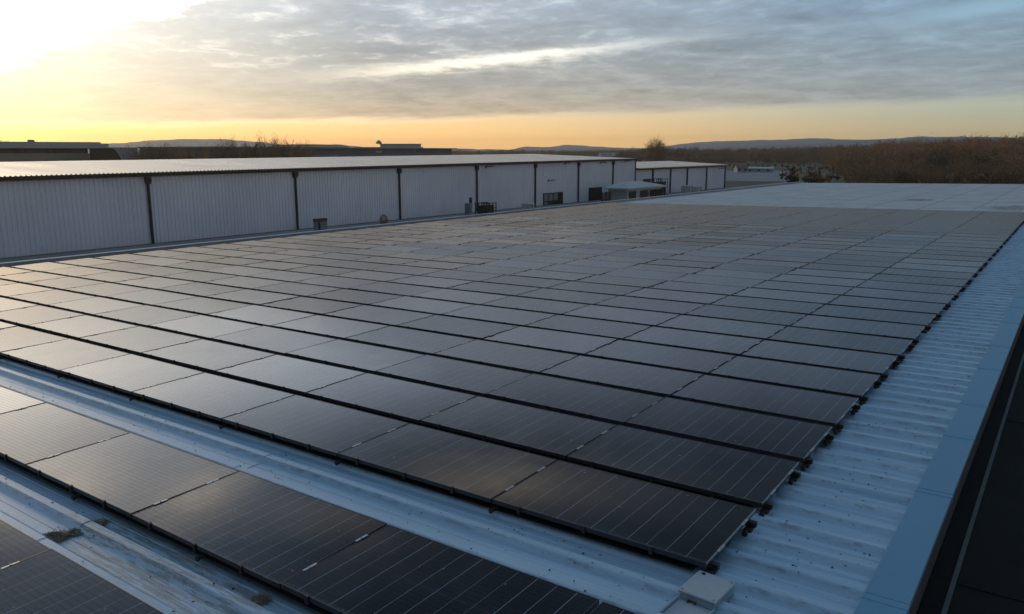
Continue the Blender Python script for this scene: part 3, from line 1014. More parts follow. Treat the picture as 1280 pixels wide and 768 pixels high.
# corrugated roof running up from the eave
mb = MB(); pitch = .33
prof = []
y = WY0 - .2
while y < WY1 + .2:
    for f, dz in ((0, 0), (.5, 0), (.62, .055), (.88, .055)):
        yy = y + f * pitch
        prof.append((yy, dz + .06 + ez(yy)))
    y += pitch
RISE = .70
for (x, up) in ((.325, .088), (-20, RISE + .1), (-40, .1)):
    for yy in (WY0 - .2, WY1 + .2): mb.v.append((x, yy, ez(yy) + up))
mb.f += [(0, 1, 3, 2), (2, 3, 5, 4)]; mb.mi += [0, 0]
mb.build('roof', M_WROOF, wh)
mb = MB()
for x0, x1, dz0, dz1 in ((.12, .30, -.20, .035), ):
    i = len(mb.v)
    for yy in (WY0 - .2, WY1 + .25):
        z = ez(yy)
        mb.v += [(x0, yy, z + dz0), (x1, yy, z + dz0), (x1, yy, z + dz1), (x0, yy, z + dz1)]
    for qd in ((0, 1, 5, 4), (1, 2, 6, 5), (2, 3, 7, 6), (3, 0, 4, 7), (3, 2, 1, 0), (4, 5, 6, 7)):
        mb.f.append(tuple(i + k for k in qd)); mb.mi.append(0)
mb.build('gutter', M_TRIM, wh)
mb = MB()
for k, (yy, z) in enumerate(prof):
    mb.v += [(.332, yy, ez(yy) - .02), (.332, yy, z + .035)]
    if k: mb.f.append((2 * k - 2, 2 * k, 2 * k + 1, 2 * k - 1)); mb.mi.append(0)
mb.build('eave_closure', M_TRIM, wh)
mb = MB()
mb.box(.04, .16, WY1 - .12, WY1 + .06, 0, ez(WY1) - .22)
mb.build('corner_trim', M_TRIM, wh)
for uu in (183.5, 368, 498, 595, 668, 722, 765):
    y = wallpoint(uu, 230, WX).y
    z = ez(y) - .22
    mb = MB()
    mb.tube((.16, y, 0), (.16, y, z - .45), .115, n=8)
    dp = mb.build('downpipe', M_TRIM, wh)
    mb = MB()
    mb.box(.05, .34, y - .22, y + .22, z - .42, z); mb.box(.07, .30, y - .16, y + .16, z - .56, z - .42)
    mb.build('hopper', M_TRIM, dp)


def wall_fix(u0, u1, v0, v1, X=WX):
    p0 = wallpoint(u0, v1, X); p1 = wallpoint(u1, v1, X)
    pm = wallpoint((u0 + u1) / 2, v0, X)
    pb = wallpoint((u0 + u1) / 2, v1, X)
    return p0.y, p1.y, pb.z, pm.z


def wall_window(u0, u1, v0, v1, cols, rows, name, dark_from=0):
    y0, y1, z0, z1 = wall_fix(u0, u1, v0, v1)
    f = MB(); t = .09
    f.box(.05, .14, y0, y0 + t, z0, z1); f.box(.05, .14, y1 - t, y1, z0, z1)
    f.box(.05, .14, y0 + t, y1 - t, z1 - t, z1); f.box(.05, .14, y0 + t, y1 - t, z0, z0 + t)
    for c in range(1, cols):
        yy = y0 + (y1 - y0) * c / cols
        f.box(.05, .12, yy - .035, yy + .035, z0 + t, z1 - t)
    for c in range(1, rows):
        zz = z0 + (z1 - z0) * c / rows
        f.box(.055, .115, y0 + t, y1 - t, zz - .03, zz + .03)
    fr = f.build(name, M_TRIM, wh)
    p = MB(); p.quad((.07, y0 + t, z0 + t), (.07, y1 - t, z0 + t), (.07, y1 - t, z1 - t), (.07, y0 + t, z1 - t))
    p.build('pane', M_DARK, fr)
    if cols == 4:
        for c, r_ in ((0, 0), (0, 1), (1, 1), (2, 1)):
            q0, q1 = y0 + (y1 - y0) * c / cols + .10, y0 + (y1 - y0) * (c + 1) / cols - .06
            p = MB(); p.quad((.074, q0, z0 + (z1 - z0) * r_ / rows + .1), (.074, q1, z0 + (z1 - z0) * r_ / rows + .1),
                             (.074, q1, z0 + (z1 - z0) * (r_ + 1) / rows - .1), (.074, q0, z0 + (z1 - z0) * (r_ + 1) / rows - .1))
            p.build('pane', M_GREY, fr)


wall_window(678.5, 702.5, 241, 262, 4, 2, 'window')
wall_window(735, 751, 234.5, 258, 2, 1, 'door')
wall_window(803, 812, 224, 240, 1, 2, 'door')


def wall_lamp(u, v, w=.5):
    p = wallpoint(u, v, WX)
    t = thing('wall_lamp', LAMPS[u], 'wall lamp', (WX, p.y, p.z), 0, 'lamps on the warehouse wall')
    mb = MB(); mb.box(.04, .10, -.10, .10, -.14, .14); mb.build('bracket', M_TRIM, t)
    mb = MB(); mb.tube((.10, 0, .05), (.55, .1, .10), .035, n=6); mb.build('arm', M_TRIM, t)
    mb = MB(); mb.obox((.75, .1, .08), (.28, .0, .02), (0, .22, 0), (-.01, 0, .07)); mb.build('lamp_head', M_GREY, t)


LAMPS = {607: 'flat grey floodlight high beside the fourth downpipe of the warehouse', 685: 'dark bracket lamp low above the framed window of the warehouse',
         706: 'small dark floodlight under the eave above the framed window', 750: 'paired floodlight under the eave above the brown door',
         781: 'small floodlight by the far end corner of the warehouse', 899: 'small floodlight near the far corner of the low annex'}
for u, v in ((607, 209), (685, 226), (706, 204.5), (750, 204), (781, 202)):
    wall_lamp(u, v)

# low annex in line with the warehouse
AY0, AY1 = 111.3, 150.5
AZ0, AZ1 = CAMZ - 2.60, CAMZ - 2.50
an = thing('annex_shed', 'low pale blue shed with dark trim joined to the far end of the warehouse', 'shed', (WX, 0, 0))
az_ = lambda y: AZ0 + (AZ1 - AZ0) * (y - AY0) / (AY1 - AY0)
mb = corr_wall(AY0, AY1, lambda y: az_(y) - .02)
mb.quad((-.01, AY1, 0), (-25, AY1, 0), (-25, AY1, az_(AY1) - .1), (-.01, AY1, az_(AY1) - .1))
mb.build('wall', M_WALL, an)
mb = MB()
mb.v += [(.35, AY0, az_(AY0) + .12), (.35, AY1 + .3, az_(AY1) + .12), (-12, AY1 + .3, az_(AY1) + .75), (-12, AY0, az_(AY0) + .75), (-26, AY1 + .3, az_(AY1) + .1), (-26, AY0, az_(AY0) + .1),
         (.35, AY0, az_(AY0) + .02), (.35, AY1 + .3, az_(AY1) + .02)]
for q in ((0, 1, 2, 3), (3, 2, 4, 5), (6, 7, 1, 0)):
    mb.f.append(q); mb.mi.append(0)
mb.build('roof', M_WROOF, an)
mb = MB()
mb.box(.10, .32, AY0, AY1 + .3, AZ0 - .22, AZ0 + .01)
mb.build('gutter', M_TRIM, an)
for uu in (815, 837, 858, 882):
    y = wallpoint(uu, 225, WX).y
    mb = MB(); mb.tube((.16, y, 0), (.16, y, az_(y) - .25), .15, n=8); mb.build('downpipe', M_TRIM, an)
mb = MB(); mb.box(.03, .2, AY1 - .25, AY1 + .05, 0, AZ1 - .23); mb.build('corner_trim', M_TRIM, an)
wall_lamp(899, 211)

# small porch building before the warehouse end
pc = thing('yard_office', 'small flat office with pale overhanging roof before the warehouse end', 'office', (0, 0, 0))
PX = -50.0
y0, y1, z0, z1 = wall_fix(768, 823, 233.5, 262, PX)
y0 = wallpoint(783, 240, PX).y; y1 = wallpoint(826, 240, PX).y
zr = wallpoint(795, 234.5, PX).z
zt = zr + .75
mb = MB()
rf = [(.6, y0 - .5, zr), (.6, y1 + .8, zr), (-3.2, y1 + .8, zr), (-3.2, y0 - .5, zr)]
tp = [(-1.0, y0 + 1.2, zt), (-1.0, y1 - 4.5, zt), (-2, y1 - 4.5, zt), (-2, y0 + 1.2, zt)]
i = 0
mb.v += [(PX + x, y, z) for x, y, z in rf] + [(PX + x, y, z) for x, y, z in tp] + [(PX + x, y, z - .22) for x, y, z in rf]
for q in ((0, 1, 5, 4), (1, 2, 6, 5), (2, 3, 7, 6), (3, 0, 4, 7), (4, 5, 6, 7), (8, 9, 1, 0), (9, 10, 2, 1), (10, 11, 3, 2), (11, 8, 0, 3), (11, 10, 9, 8)):
    mb.f.append(q); mb.mi.append(0)
mb.build('roof', M_CONC, pc)
mb = MB(); mb.box(PX - 2.9, PX + .1, y0, y1, 0, zr - .23); mb.build('wall', M_CONC, pc)
L_ = y1 - y0
for a, c in ((.05, .24), (.36, .60), (.64, .72)):
    mb = MB(); mb.box(PX + .11, PX + .17, y0 + L_ * a, y0 + L_ * c, .2, zr - .5)
    fr = mb.build('window', M_TRIM, pc)
    mb = MB(); mb.box(PX + .172, PX + .19, y0 + L_ * a + .25, y0 + L_ * c - .25, .6, zr - .8); mb.build('pane', M_DARK, fr)
for a in (.74, .80, .86, .92, .98):
    mb = MB(); mb.box(PX + .11, PX + .35, y0 + L_ * a - .12, y0 + L_ * a + .12, 0, zr - .5); mb.build('post', M_TIMBER, pc)

# fence and stacks in the yard
def yard(u0, u1, v0, D, name, label, cat, build, X=-52.5):
    p0 = wallpoint(u0, 240, X); p1 = wallpoint(u1, 240, X)
    h = wallpoint((u0 + u1) / 2, v0, X).z
    t = thing(name, label, cat, (X, (p0.y + p1.y) / 2, 0))
    build(t, abs(p1.y - p0.y), h)
    return t


def b_fence(t, w, h):
    n = int(w / .35)
    mb = MB()
    for k in range(n):
        y = -w / 2 + (k + .5) * w / n
        mb.box(-.02, .02, y - .12, y + .12, .1, h)
    mb.build('board', M_TIMBER, t)
    for y in (-w / 2, 0, w / 2):
        mb = MB(); mb.box(-.1, -.025, y - .06, y + .06, 0, h + .1); mb.build('post', M_TRIM, t)


def b_cage(t, w, h):
    mb = MB()
    mb.box(-.6, .6, -w / 2, w / 2, .0, .15)
    mb.build('pallet', M_TIMBER, t)
    mb = MB()
    for y in np.linspace(-w / 2, w / 2, 5):
        mb.box(.52, .6, y - .04, y + .04, .152, h)
        mb.box(-.6, -.52, y - .04, y + .04, .152, h)
    for z in (h * .55, h - .1):
        mb.box(.605, .65, -w / 2, w / 2, z, z + .1)
        mb.box(-.65, -.605, -w / 2, w / 2, z, z + .1)
    mb.build('cage_frame', M_TRIM, t)
    mb = MB(); mb.box(-.45, .45, -w / 2 + .2, w / 2 - .2, .155, h * .82); mb.build('load', M_TIMBER, t, .05)


def b_cabinet(t, w, h):
    mb = MB(); mb.box(-.2, .2, -w / 2, w / 2, 0, h - .25); mb.build('cabinet_body', M_GREY, t, .03)
    mb = MB(); mb.box(-.22, .22, -w / 2 - .02, w / 2 + .02, h - .248, h); mb.build('hood', M_TIMBER, t, .03)
    mb = MB(); mb.tube((.28, -w * .25, 0), (.28, -w * .25, h - .3), .07, n=8); mb.build('pipe', M_TRIM, t)


def b_pipe(t, w, h):
    mb = MB(); mb.tube((0, 0, 0), (0, 0, h), .16, n=10); mb.build('flue', M_TRIM, t)
    mb = MB(); mb.tube((0, 0, h), (0, 0, h + .12), .24, .12, n=10); mb.build('cowl', M_TRIM, t)
    mb = MB(); mb.box(-.4, .4, -.55, -.18, 0, h * .76); mb.build('boiler_case', M_GREY, t, .03)


def b_crate(t, w, h):
    mb = MB(); mb.box(-.7, .7, -w / 2, w / 2, .14, h); mb.build('crate_body', M_CONC, t, .06)
    mb = MB()
    for y in (-w * .35, 0, w * .35): mb.box(-.7, .7, y - .06, y + .06, 0, .138)
    mb.build('skid', M_TIMBER, t)
    mb = MB()
    for y in (-w * .3, w * .3): mb.box(.702, .74, y - .05, y + .05, .15, h - .02)
    mb.build('strap', M_TRIM, t)


yard(752.5, 764, 240.5, 0, 'board_fence', 'weathered board fence between the brown door and the yard office', 'fence', b_fence)
yard(391.5, 405.5, 273.5, 0, 'hooded_cabinet', 'grey hooded cabinet standing before the third bay of the warehouse', 'cabinet', b_cabinet)
yard(599, 615, 253.5, 0, 'stacking_cage', 'brown loaded stacking cage right of the fourth downpipe', 'cage', b_cage)
yard(586, 590, 248.5, 0, 'flue_stack', 'dark flue pipe with boiler case left of the fourth downpipe', 'flue', b_pipe)
yard(658, 663.5, 254.5, 0, 'wrapped_crate', 'small pale crate left of the fifth downpipe', 'crate', b_crate)
yard(818, 830, 223.5, 0, 'timber_stack', 'brown timber stack rising behind the yard office', 'timber stack', b_cage, -54)
yard(856, 861, 232, 0, 'wrapped_crate', 'tan wrapped crate first along the low annex', 'crate', b_crate)
yard(866, 872, 233, 0, 'wrapped_crate', 'tan wrapped crate farthest along the low annex', 'crate', b_crate)

# ================================================================== DISTANT BUILDINGS
def frame_on(P0, P1):
    """matrix at P0 on the ground: x along the front towards P1, y away from the camera"""
    a = Vector((P1.x - P0.x, P1.y - P0.y, 0)); L = a.length; a.normalize()
    n = Vector((-a.y, a.x, 0))
    if n.dot(Vector((P0.x - CAM.x, P0.y - CAM.y, 0))) < 0: n = -n
    m = Matrix(((a.x, n.x, 0, P0.x), (a.y, n.y, 0, P0.y), (0, 0, 1, 0), (0, 0, 0, 1)))
    return m, L


def hgt(u, v, D): return pix(u, v, D).z


D = 185
m, L = frame_on(pix(-190, 191, D), pix(137, 191, D))
hall = thing('flat_roofed_hall', 'wide low hall with pale roof fascia over a dark recessed band at far left', 'hall', frame=m)
zt, zf, zb = hgt(70, 177.6, D), hgt(70, 185.6, D), hgt(70, 192, D)
mb = MB(); mb.box(-2, L - 1.5, 0, 45, zf, zt); mb.box(L - 1.5, L + .0, .3, 40, zf, zt - .25); mb.build('roof_fascia', M_FASCIA, hall)
mb = MB(); mb.box(-2, L - 3.5, 5, 44, 0, zf - .01); mb.build('glazed_wall', M_BAND, hall)
mb = MB(); mb.box(-2, L - 3.8, -6, 4.98, 0, zb); mb.build('front_wing', M_TANWALL, hall)
for a in (L - 3.0, L - 24, L - 48):
    mb = MB(); mb.box(a, a + .35, 1, 1.35, 0, zf - .01); mb.build('column', M_CONC, hall)
for a, w, h in ((L - 36, .5, .9), (L - 14, 1.2, .5), (L - 25, 1.5, .25)):
    mb = MB(); mb.box(a, a + w, 8, 9, zt + .003, zt + h); mb.build('roof_vent', M_GREY, hall)
# bank with a curved end next to it
m, L = frame_on(pix(112, 191, 165), pix(156, 191, 165))
zt = hgt(130, 185.5, 165)
mb = MB()
pts = [(0, 0), (0, zt)] + [(L * (.62 + .38 * math.sin(t)), zt * math.cos(t)) for t in np.linspace(0.0, math.pi / 2, 10)]
n = len(pts)
mb.v += [(x, 0, z) for x, z in pts] + [(x, 10, z) for x, z in pts]
mb.f.append(tuple(range(n))); mb.mi.append(0)
mb.f.append(tuple(n + k for k in reversed(range(n)))); mb.mi.append(0)
for k in range(n):
    mb.f.append((k, n + k, n + (k + 1) % n, (k + 1) % n)); mb.mi.append(0)
o = mb.build('curved_shelter', M_TIMBER); o.matrix_world = m
tag(o, 'dark shelter with a curved right end beside the far left hall', 'shelter')
m, L = frame_on(pix(134, 191, 178), pix(172, 191, 178))
zt = hgt(150, 184.5, 178)
o = thing('grey_block', 'plain pale grey block between the curved shelter and the leafless shrubs', 'block', frame=m)
mb = MB(); mb.box(0, L, 0, 12, 0, zt - .2); mb.build('wall', M_FASCIA, o)
mb = MB(); mb.box(-.2, L + .2, -.2, 12.2, zt - .198, zt); mb.build('roof_edge', M_CONC, o)

D = 210
m, L = frame_on(pix(266, 191, D), pix(565, 191, D + 70))
shed = thing('dark_industrial_shed', 'long dark grey industrial shed on the skyline behind the warehouse', 'shed', frame=m)
zt = hgt(420, 184.2, D + 20)
mb = MB(); mb.box(0, L, 0, 30, 0, zt - .35); mb.build('wall', M_SHEDWALL, shed)
mb = MB(); mb.box(-.5, L + 1.8, -.9, 30.5, zt - .345, zt); mb.build('roof_edge', M_GREY, shed)
mb = MB(); mb.box(L * .60, L * .63, -.06, -.01, zt - 1.5, zt - .9); mb.build('sign_plate', M_WHITE, shed)
for k in (.2, .4, .8):
    mb = MB(); mb.box(L * k, L * k + 3.5, -.05, -.01, 1.0, zt - 2.2); mb.build('loading_door', M_GREY, shed)

D = 420
m, L = frame_on(pix(445, 191, D), pix(529, 191, D))
o = thing('glazed_office', 'pale low building with roof frame showing above the dark shed', 'building', frame=m)
z0, z1 = hgt(480, 184, D), hgt(480, 179.8, D)
mb = MB(); mb.box(0, L, 0, 20, 0, z0); mb.build('wall', M_FASCIA, o)
mb = MB(); mb.box(L * .36, L * .97, 2, 18, z0 + .01, z1 - .3); mb.build('upper_storey', M_FASCIA, o)
mb = MB(); mb.box(L * .34, L * .985, 1.5, 18.5, z1 - .29, z1); mb.build('roof_edge', M_CONC, o)
mb = MB(); mb.box(L * .30, L * .38, 5, 12, z1 + .01, z1 + 1.1); mb.tube((L * .34, 8, z1 + 1.11), (L * .34, 8, z1 + 2.0), 1.0, .2, n=8); mb.build('roof_plant', M_GREY, o)
m, L = frame_on(pix(345, 191, 520), pix(436, 191, 520))
o = thing('pale_hall', 'faint pale hall with curved roof behind the bare trees left of centre', 'hall', frame=m)
z1 = hgt(380, 180.5, 520); z0 = hgt(430, 183.5, 520)
pts = [(0, 0), (0, z0)] + [(L * (.5 - .5 * math.cos(t)), z0 + (z1 - z0) * math.sin(t)) for t in np.linspace(.25, math.pi - .25, 12)] + [(L, z0), (L, 0)]
mb = MB(); n = len(pts)
mb.v += [(x, 0, z) for x, z in pts] + [(x, 25, z) for x, z in pts]
mb.f += [tuple(range(n)), tuple(n + k for k in reversed(range(n)))] + [(k, n + k, n + (k + 1) % n, (k + 1) % n) for k in range(n)]
mb.mi += [0] * (n + 2)
mb.build('hall_shell', M_FASCIA, o)


def house(u, D, w, dp, hw, hr, label, name='house', rz=0.0, wallm=None, roofm=None):
    p = pix(u, 191, D)
    ang = math.atan2(p.y - CAM.y, p.x - CAM.x) - math.pi / 2
    t = thing(name, label, 'house', (p.x, p.y, 0), ang + rz)
    mb = MB()
    mb.box(-w / 2, w / 2, 0, dp, 0, hw)
    for x in (-w / 2, w / 2):
        i = len(mb.v); mb.v += [(x, 0, hw), (x, dp, hw), (x, dp / 2, hw + hr)]; mb.f.append((i, i + 1, i + 2)); mb.mi.append(0)
    mb.build('wall', wallm or M_WHITE, t)
    mb = MB(); e = .35; s = hr / (dp / 2)
    for sg in (0, 1):
        ya, yb = (-e, dp / 2) if sg == 0 else (dp + e, dp / 2)
        za, zb = hw - e * s + .05, hw + hr + .05
        P = [(-w / 2 - e, ya, za), (w / 2 + e, ya, za), (w / 2 + e, yb, zb), (-w / 2 - e, yb, zb)]
        Q = [(x, y, z + .14) for x, y, z in P]
        i = len(mb.v); mb.v += P + Q
        for q in ((0, 1, 2, 3), (7, 6, 5, 4), (0, 4, 5, 1), (1, 5, 6, 2), (2, 6, 7, 3), (3, 7, 4, 0)):
            mb.f.append(tuple(i + k for k in q)); mb.mi.append(0)
    mb.build('roof', roofm or M_TILE, t)
    for x in np.linspace(-w * .33, w * .33, max(2, int(w / 3))):
        mb = MB(); mb.box(x - .45, x + .45, -.04, -.01, hw * .35, hw * .75); mb.build('window', M_DARK, t)
    return t


house(929, 292, 3.4, 4.5, 1.7, 1.3, 'tiny pale hut with brown roof left of the long white shelter', 'hut', .3)
house(950, 300, 9.5, 5, 1.2, .5, 'long low white roofed shelter in the frosty field', 'shelter', 0, M_WHITE, M_WHITE)
house(912, 640, 10, 8, 2.6, 2.0, 'white house with brown roof beyond the annex, before the far wood', 'house', .4)
house(968, 700, 10, 8, 2.4, 1.8, 'left of two white houses below the far brown wood', 'house', -.3)
house(1012, 640, 8, 6, 2.2, 1.5, 'right of two white houses below the far brown wood', 'house', .5, M_WHITE, M_WHITE)
house(762, 760, 18, 10, 3.5, 3.0, 'pale roofed farmhouse on the plain left of the round tree', 'house', .2, M_WHITE, M_FASCIA)

# ================================================================== TREES
def tree_mesh(name, seed, h=10.0, trunk=.25, spread=.42, limbs=7, levels=3, twigs=6, tw=.035, barkm=None, twigm=None, up=.35, split=False):
    """bare winter tree: trunk and limbs as tubes, fine twigs as slivers"""
    r = random.Random(seed)
    T = MB(); C = MB()

    def sliver(p, d, L, w):
        q = d.orthogonal().normalized()
        q.rotate(__import__('mathutils').Quaternion(d, r.uniform(0, 6.28)))
        i = len(C.v)
        C.v += [tuple(p - q * w), tuple(p + q * w), tuple(p + d * L)]
        C.f.append((i, i + 1, i + 2)); C.mi.append(0)

    def grow(p, d, L, rad, lev):
        e = p + d * L
        (T if lev <= 0 else C).tube(p, e, rad, rad * .6, n=5 if lev < 2 else 3, caps=False)
        if lev >= levels:
            for k in range(twigs):
                t = r.uniform(.15, 1.0)
                dd = (d + Vector((r.gauss(0, .6), r.gauss(0, .6), r.gauss(.15, .5)))).normalized()
                sliver(p + d * (L * t), dd, r.uniform(.5, 1.1) * h * .07, tw * r.uniform(.6, 1.2))
            return
        nb = limbs if lev == 0 else r.choice((3, 4, 4))
        for k in range(nb):
            t = r.uniform(.45, 1.0) if lev else r.uniform(.55, 1.0)
            a = r.uniform(0, 6.28)
            side = Vector((math.cos(a), math.sin(a), 0))
            dd = (d * (.55 if lev else .75) + side * r.uniform(.5, 1.0) * (spread / .42) + Vector((0, 0, up * r.uniform(.4, 1.2)))).normalized()
            grow(p + d * (L * t), dd, L * (r.uniform(.55, .85) if lev else r.uniform(.8, 1.25) * (.75 / max(trunk, .2)) * .33), rad * .5, lev + 1)

    grow(Vector((0, 0, 0)), Vector((r.uniform(-.04, .04), r.uniform(-.04, .04), 1)).normalized(), h * trunk, h * .018, 0)
    # leader
    grow(Vector((0, 0, h * trunk * .95)), Vector((r.uniform(-.1, .1), r.uniform(-.1, .1), 1)).normalized(), h * .26, h * .012, 1)
    zs = [v[2] for v in C.v]
    k = h / max(zs)
    for m_ in (T, C):
        m_.v = [(x * k, y * k, z * k) for x, y, z in m_.v]
    return T.mesh('trunk', barkm or M_BARK), C.mesh('crown', twigm or M_TWIG)


KIN = [tree_mesh('t', 3, 10, .22, .42, 7, 3, 9, .034), tree_mesh('t', 8, 10, .28, .36, 8, 3, 9, .034), tree_mesh('t', 15, 10, .18, .50, 8, 3, 9, .036),
       tree_mesh('t', 21, 10, .32, .25, 8, 3, 8, .032, up=.7), tree_mesh('t', 33, 10, .15, .55, 9, 3, 9, .036)]
def round_tree(seed, h=10.0, base=.28, rw=.36, tw=.05, n=1500, lump=.25):
    r = random.Random(seed); T = MB(); C = MB()
    cz = h * (base + (1 - base) * .5); rz = h * (1 - base) * .5; rx = h * rw
    T.tube((0, 0, 0), (0, 0, h * base * 1.1), h * .02, h * .014, n=6, caps=False)
    lobes = []
    for k in range(16):
        a = k * 2.4 + r.random(); q = r.uniform(-.55, .9); c = math.sqrt(max(.05, 1 - q * q))
        tip = Vector((math.cos(a) * c * rx, math.sin(a) * c * rx, cz + q * rz)) * 1.0
        tip = Vector((tip.x * r.uniform(.7, 1.0), tip.y * r.uniform(.7, 1.0), tip.z))
        p0 = Vector((0, 0, h * base * r.uniform(.8, 1.15)))
        pm = p0.lerp(tip, .5) + Vector((0, 0, h * .04))
        C.tube(p0, pm, h * .009, h * .006, n=4, caps=False); C.tube(pm, tip, h * .006, h * .002, n=3, caps=False)
        lobes.append((pm, tip))
    for k in range(n):
        pm, tip = lobes[r.randrange(len(lobes))]
        t = r.uniform(.05, 1.0)
        p = pm.lerp(tip, t) + Vector((r.gauss(0, 1), r.gauss(0, 1), r.gauss(0, 1))) * (h * .07)
        d = ((tip - pm).normalized() * .8 + Vector((r.gauss(0, .55), r.gauss(0, .55), r.gauss(.25, .5)))).normalized()
        w = d.orthogonal().normalized()
        w.rotate(__import__('mathutils').Quaternion(d, r.uniform(0, 6.28)))
        L = h * r.uniform(.05, .12); w *= tw * r.uniform(.5, 1.1) * .5
        i = len(C.v); C.v += [tuple(p - w), tuple(p + w), tuple(p + d * L)]; C.f.append((i, i + 1, i + 2)); C.mi.append(0)
    return T.mesh('trunk', M_BARK), C.mesh('crown', M_TWIG)


KIN += [round_tree(101, 10, .16, .40, .075, 1700), round_tree(102, 10, .22, .34, .075, 1500), round_tree(103, 10, .12, .46, .075, 1900)]
KINF = [tree_mesh('t', 71 + i, 10, (.2, .28, .24)[i], (.42, .34, .5)[i], 8, 3, 9, .06) for i in range(3)]
KINF += [round_tree(105, 10, .18, .40, .09, 2300), round_tree(106, 10, .14, .46, .09, 2600)]
ROUND = round_tree(104, 10, .20, .46, .085, 5200)
SHRUB = tree_mesh('s', 52, 3, .08, .7, 9, 2, 22, .024, up=.5)
def dome_mesh():
    r = random.Random(4); T = MB(); C = MB()
    for k in range(9):
        a = k * .7; T.tube((0, 0, 0), (math.cos(a) * .6, math.sin(a) * .6, 2.0), .035, .012, n=5, caps=False)
    for k in range(2600):
        d = Vector((r.gauss(0, 1), r.gauss(0, 1), r.gauss(0, 1))).normalized()
        q = r.uniform(.45, 1.0) ** .5
        p = Vector((d.x * 1.0 * q, d.y * 1.0 * q, 1.6 + d.z * 1.4 * q))
        e = (d + Vector((r.gauss(0, .6), r.gauss(0, .6), r.gauss(.1, .6)))).normalized()
        w = e.orthogonal().normalized() * .02
        C.quad(p - w, p + w, p + e * .16 + w * .3, p + e * .16 - w * .3)
    return T.mesh('trunk', M_BARK), C.mesh('crown', M_RUSTLEAF)


DOME = dome_mesh()
SHRUBR = tree_mesh('s', 57, 3, .08, .7, 10, 2, 26, .028, twigm=M_RUSTLEAF, up=.5)
BIRCH = tree_mesh('b', 61, 8, .55, .20, 8, 2, 14, .022, barkm=M_BIRCH, up=.6)


def tree(kind, u, D, h, h0, label, name='bare_tree', cat='tree', group=None, wide=1.0, seed=None):
    p = pix(u, 191, D)
    t = thing(name, label, cat, (p.x, p.y, -.05), rnd.uniform(0, 6.28), group)
    s = h / h0
    t.scale = (s * wide, s * wide, s)
    link(bpy.data.objects.new('trunk', kind[0]), t)
    link(bpy.data.objects.new('crown', kind[1]), t)
    return t


def top_h(u, v, D): return hgt(u, v, D)


tree(ROUND, 820, 330, top_h(820, 172, 330), 10, 'tall round crowned bare tree standing above the skyline right of the warehouse', wide=.78)
# bare trees before the dark shed, left of centre
for i, (u, v, D) in enumerate(((283, 176, 175), (300, 174.5, 182), (316, 176, 176), (334, 169.5, 180), (350, 173, 186), (368, 174, 178), (381, 177, 182))):
    tree(KINF[(3, 4, 0, 4, 3, 2, 4)[i]], u, D, top_h(u, v - 1.5, D), 10, 'bare thin tree before the dark skyline shed, %s from the left' % ORD[i], group='bare trees before the dark shed', wide=.62)
for i, (u, v, D) in enumerate(((172, 184, 170), (186, 181.5, 178), (198, 183, 172), (211, 182, 180), (222, 181.5, 175), (248, 184, 176), (262, 182, 180))):
    tree(KINF[3 + i % 2], u, D, top_h(u, v - 1, D), 10, 'leafless bush in the sunlit thicket behind the warehouse roof, %s from the left' % ORD[i], 'bare_bush', 'bush', 'thicket behind the warehouse roof', wide=.9)
for i, (u, v, D) in enumerate(((233, 187, 165), (244, 189, 168))):
    tree(SHRUBR, u, D, top_h(u, v, D), 3, ('larger' if i == 0 else 'smaller') + ' copper leaved bush in the thicket behind the warehouse roof', 'copper_bush', 'bush', 'copper leaved bushes', wide=.45)
for i, (u, v, D) in enumerate(((8, 172.5, 330), (14, 174.5, 340), (52, 174, 330), (60, 175.5, 340))):
    tree(KINF[i % 3], u, D, top_h(u, v, D), 10, 'bare treetop just above the far left hall roof, %s from the left' % ORD[i], group='treetops above the far left hall', wide=.6)
# dead bush by the warehouse wall
p = wallpoint(473, 280, -53)
dist = math.hypot(p.x - CAM.x, p.y - CAM.y)
t = tree(DOME, 477, dist, wallpoint(477, 267.0, -53).z, 3, 'rust brown dead bush against the warehouse wall before the third downpipe', 'dead_bush', 'bush', wide=1.0)

# birches and bushes at the near edge of the field
for i, (u, v, D) in enumerate(((1043, 203, 178), (1012, 206, 190), (1003, 207, 196), (1026, 205, 186))):
    tree(BIRCH, u, D, top_h(u, v, D), 8, ['white stemmed birch at the wood\'s left edge, the tallest', 'slim birch second of the group left of the tallest birch',
                                          'slim birch farthest left before the wood', 'slim birch closest left of the tallest birch'][i], 'birch', 'tree', 'birches at the edge of the wood', wide=.55)
BL = 'low brown bush in the frosty field edge before the wood'
for i in range(26):
    u = rnd.uniform(978, 1075); D = rnd.uniform(172, 260)
    v = rnd.uniform(206, 219) - (u - 980) * .05
    tree((SHRUB, SHRUBR)[i % 3 == 0], u, D, max(1.2, top_h(u, v, D)), 3, BL, 'field_bush', 'bush', 'low bushes at the field edge', wide=.8)
HB = 'small bare hedge bush along the far side of the frosty field'
for i in range(20):
    u = 905 + i * 7.2 + rnd.uniform(-2, 2); D = rnd.uniform(330, 420)
    tree(SHRUB, u, D, rnd.uniform(1.6, 3.0), 3, HB, 'hedge_bush', 'bush', 'hedge bushes beyond the frosty field', wide=1.2)

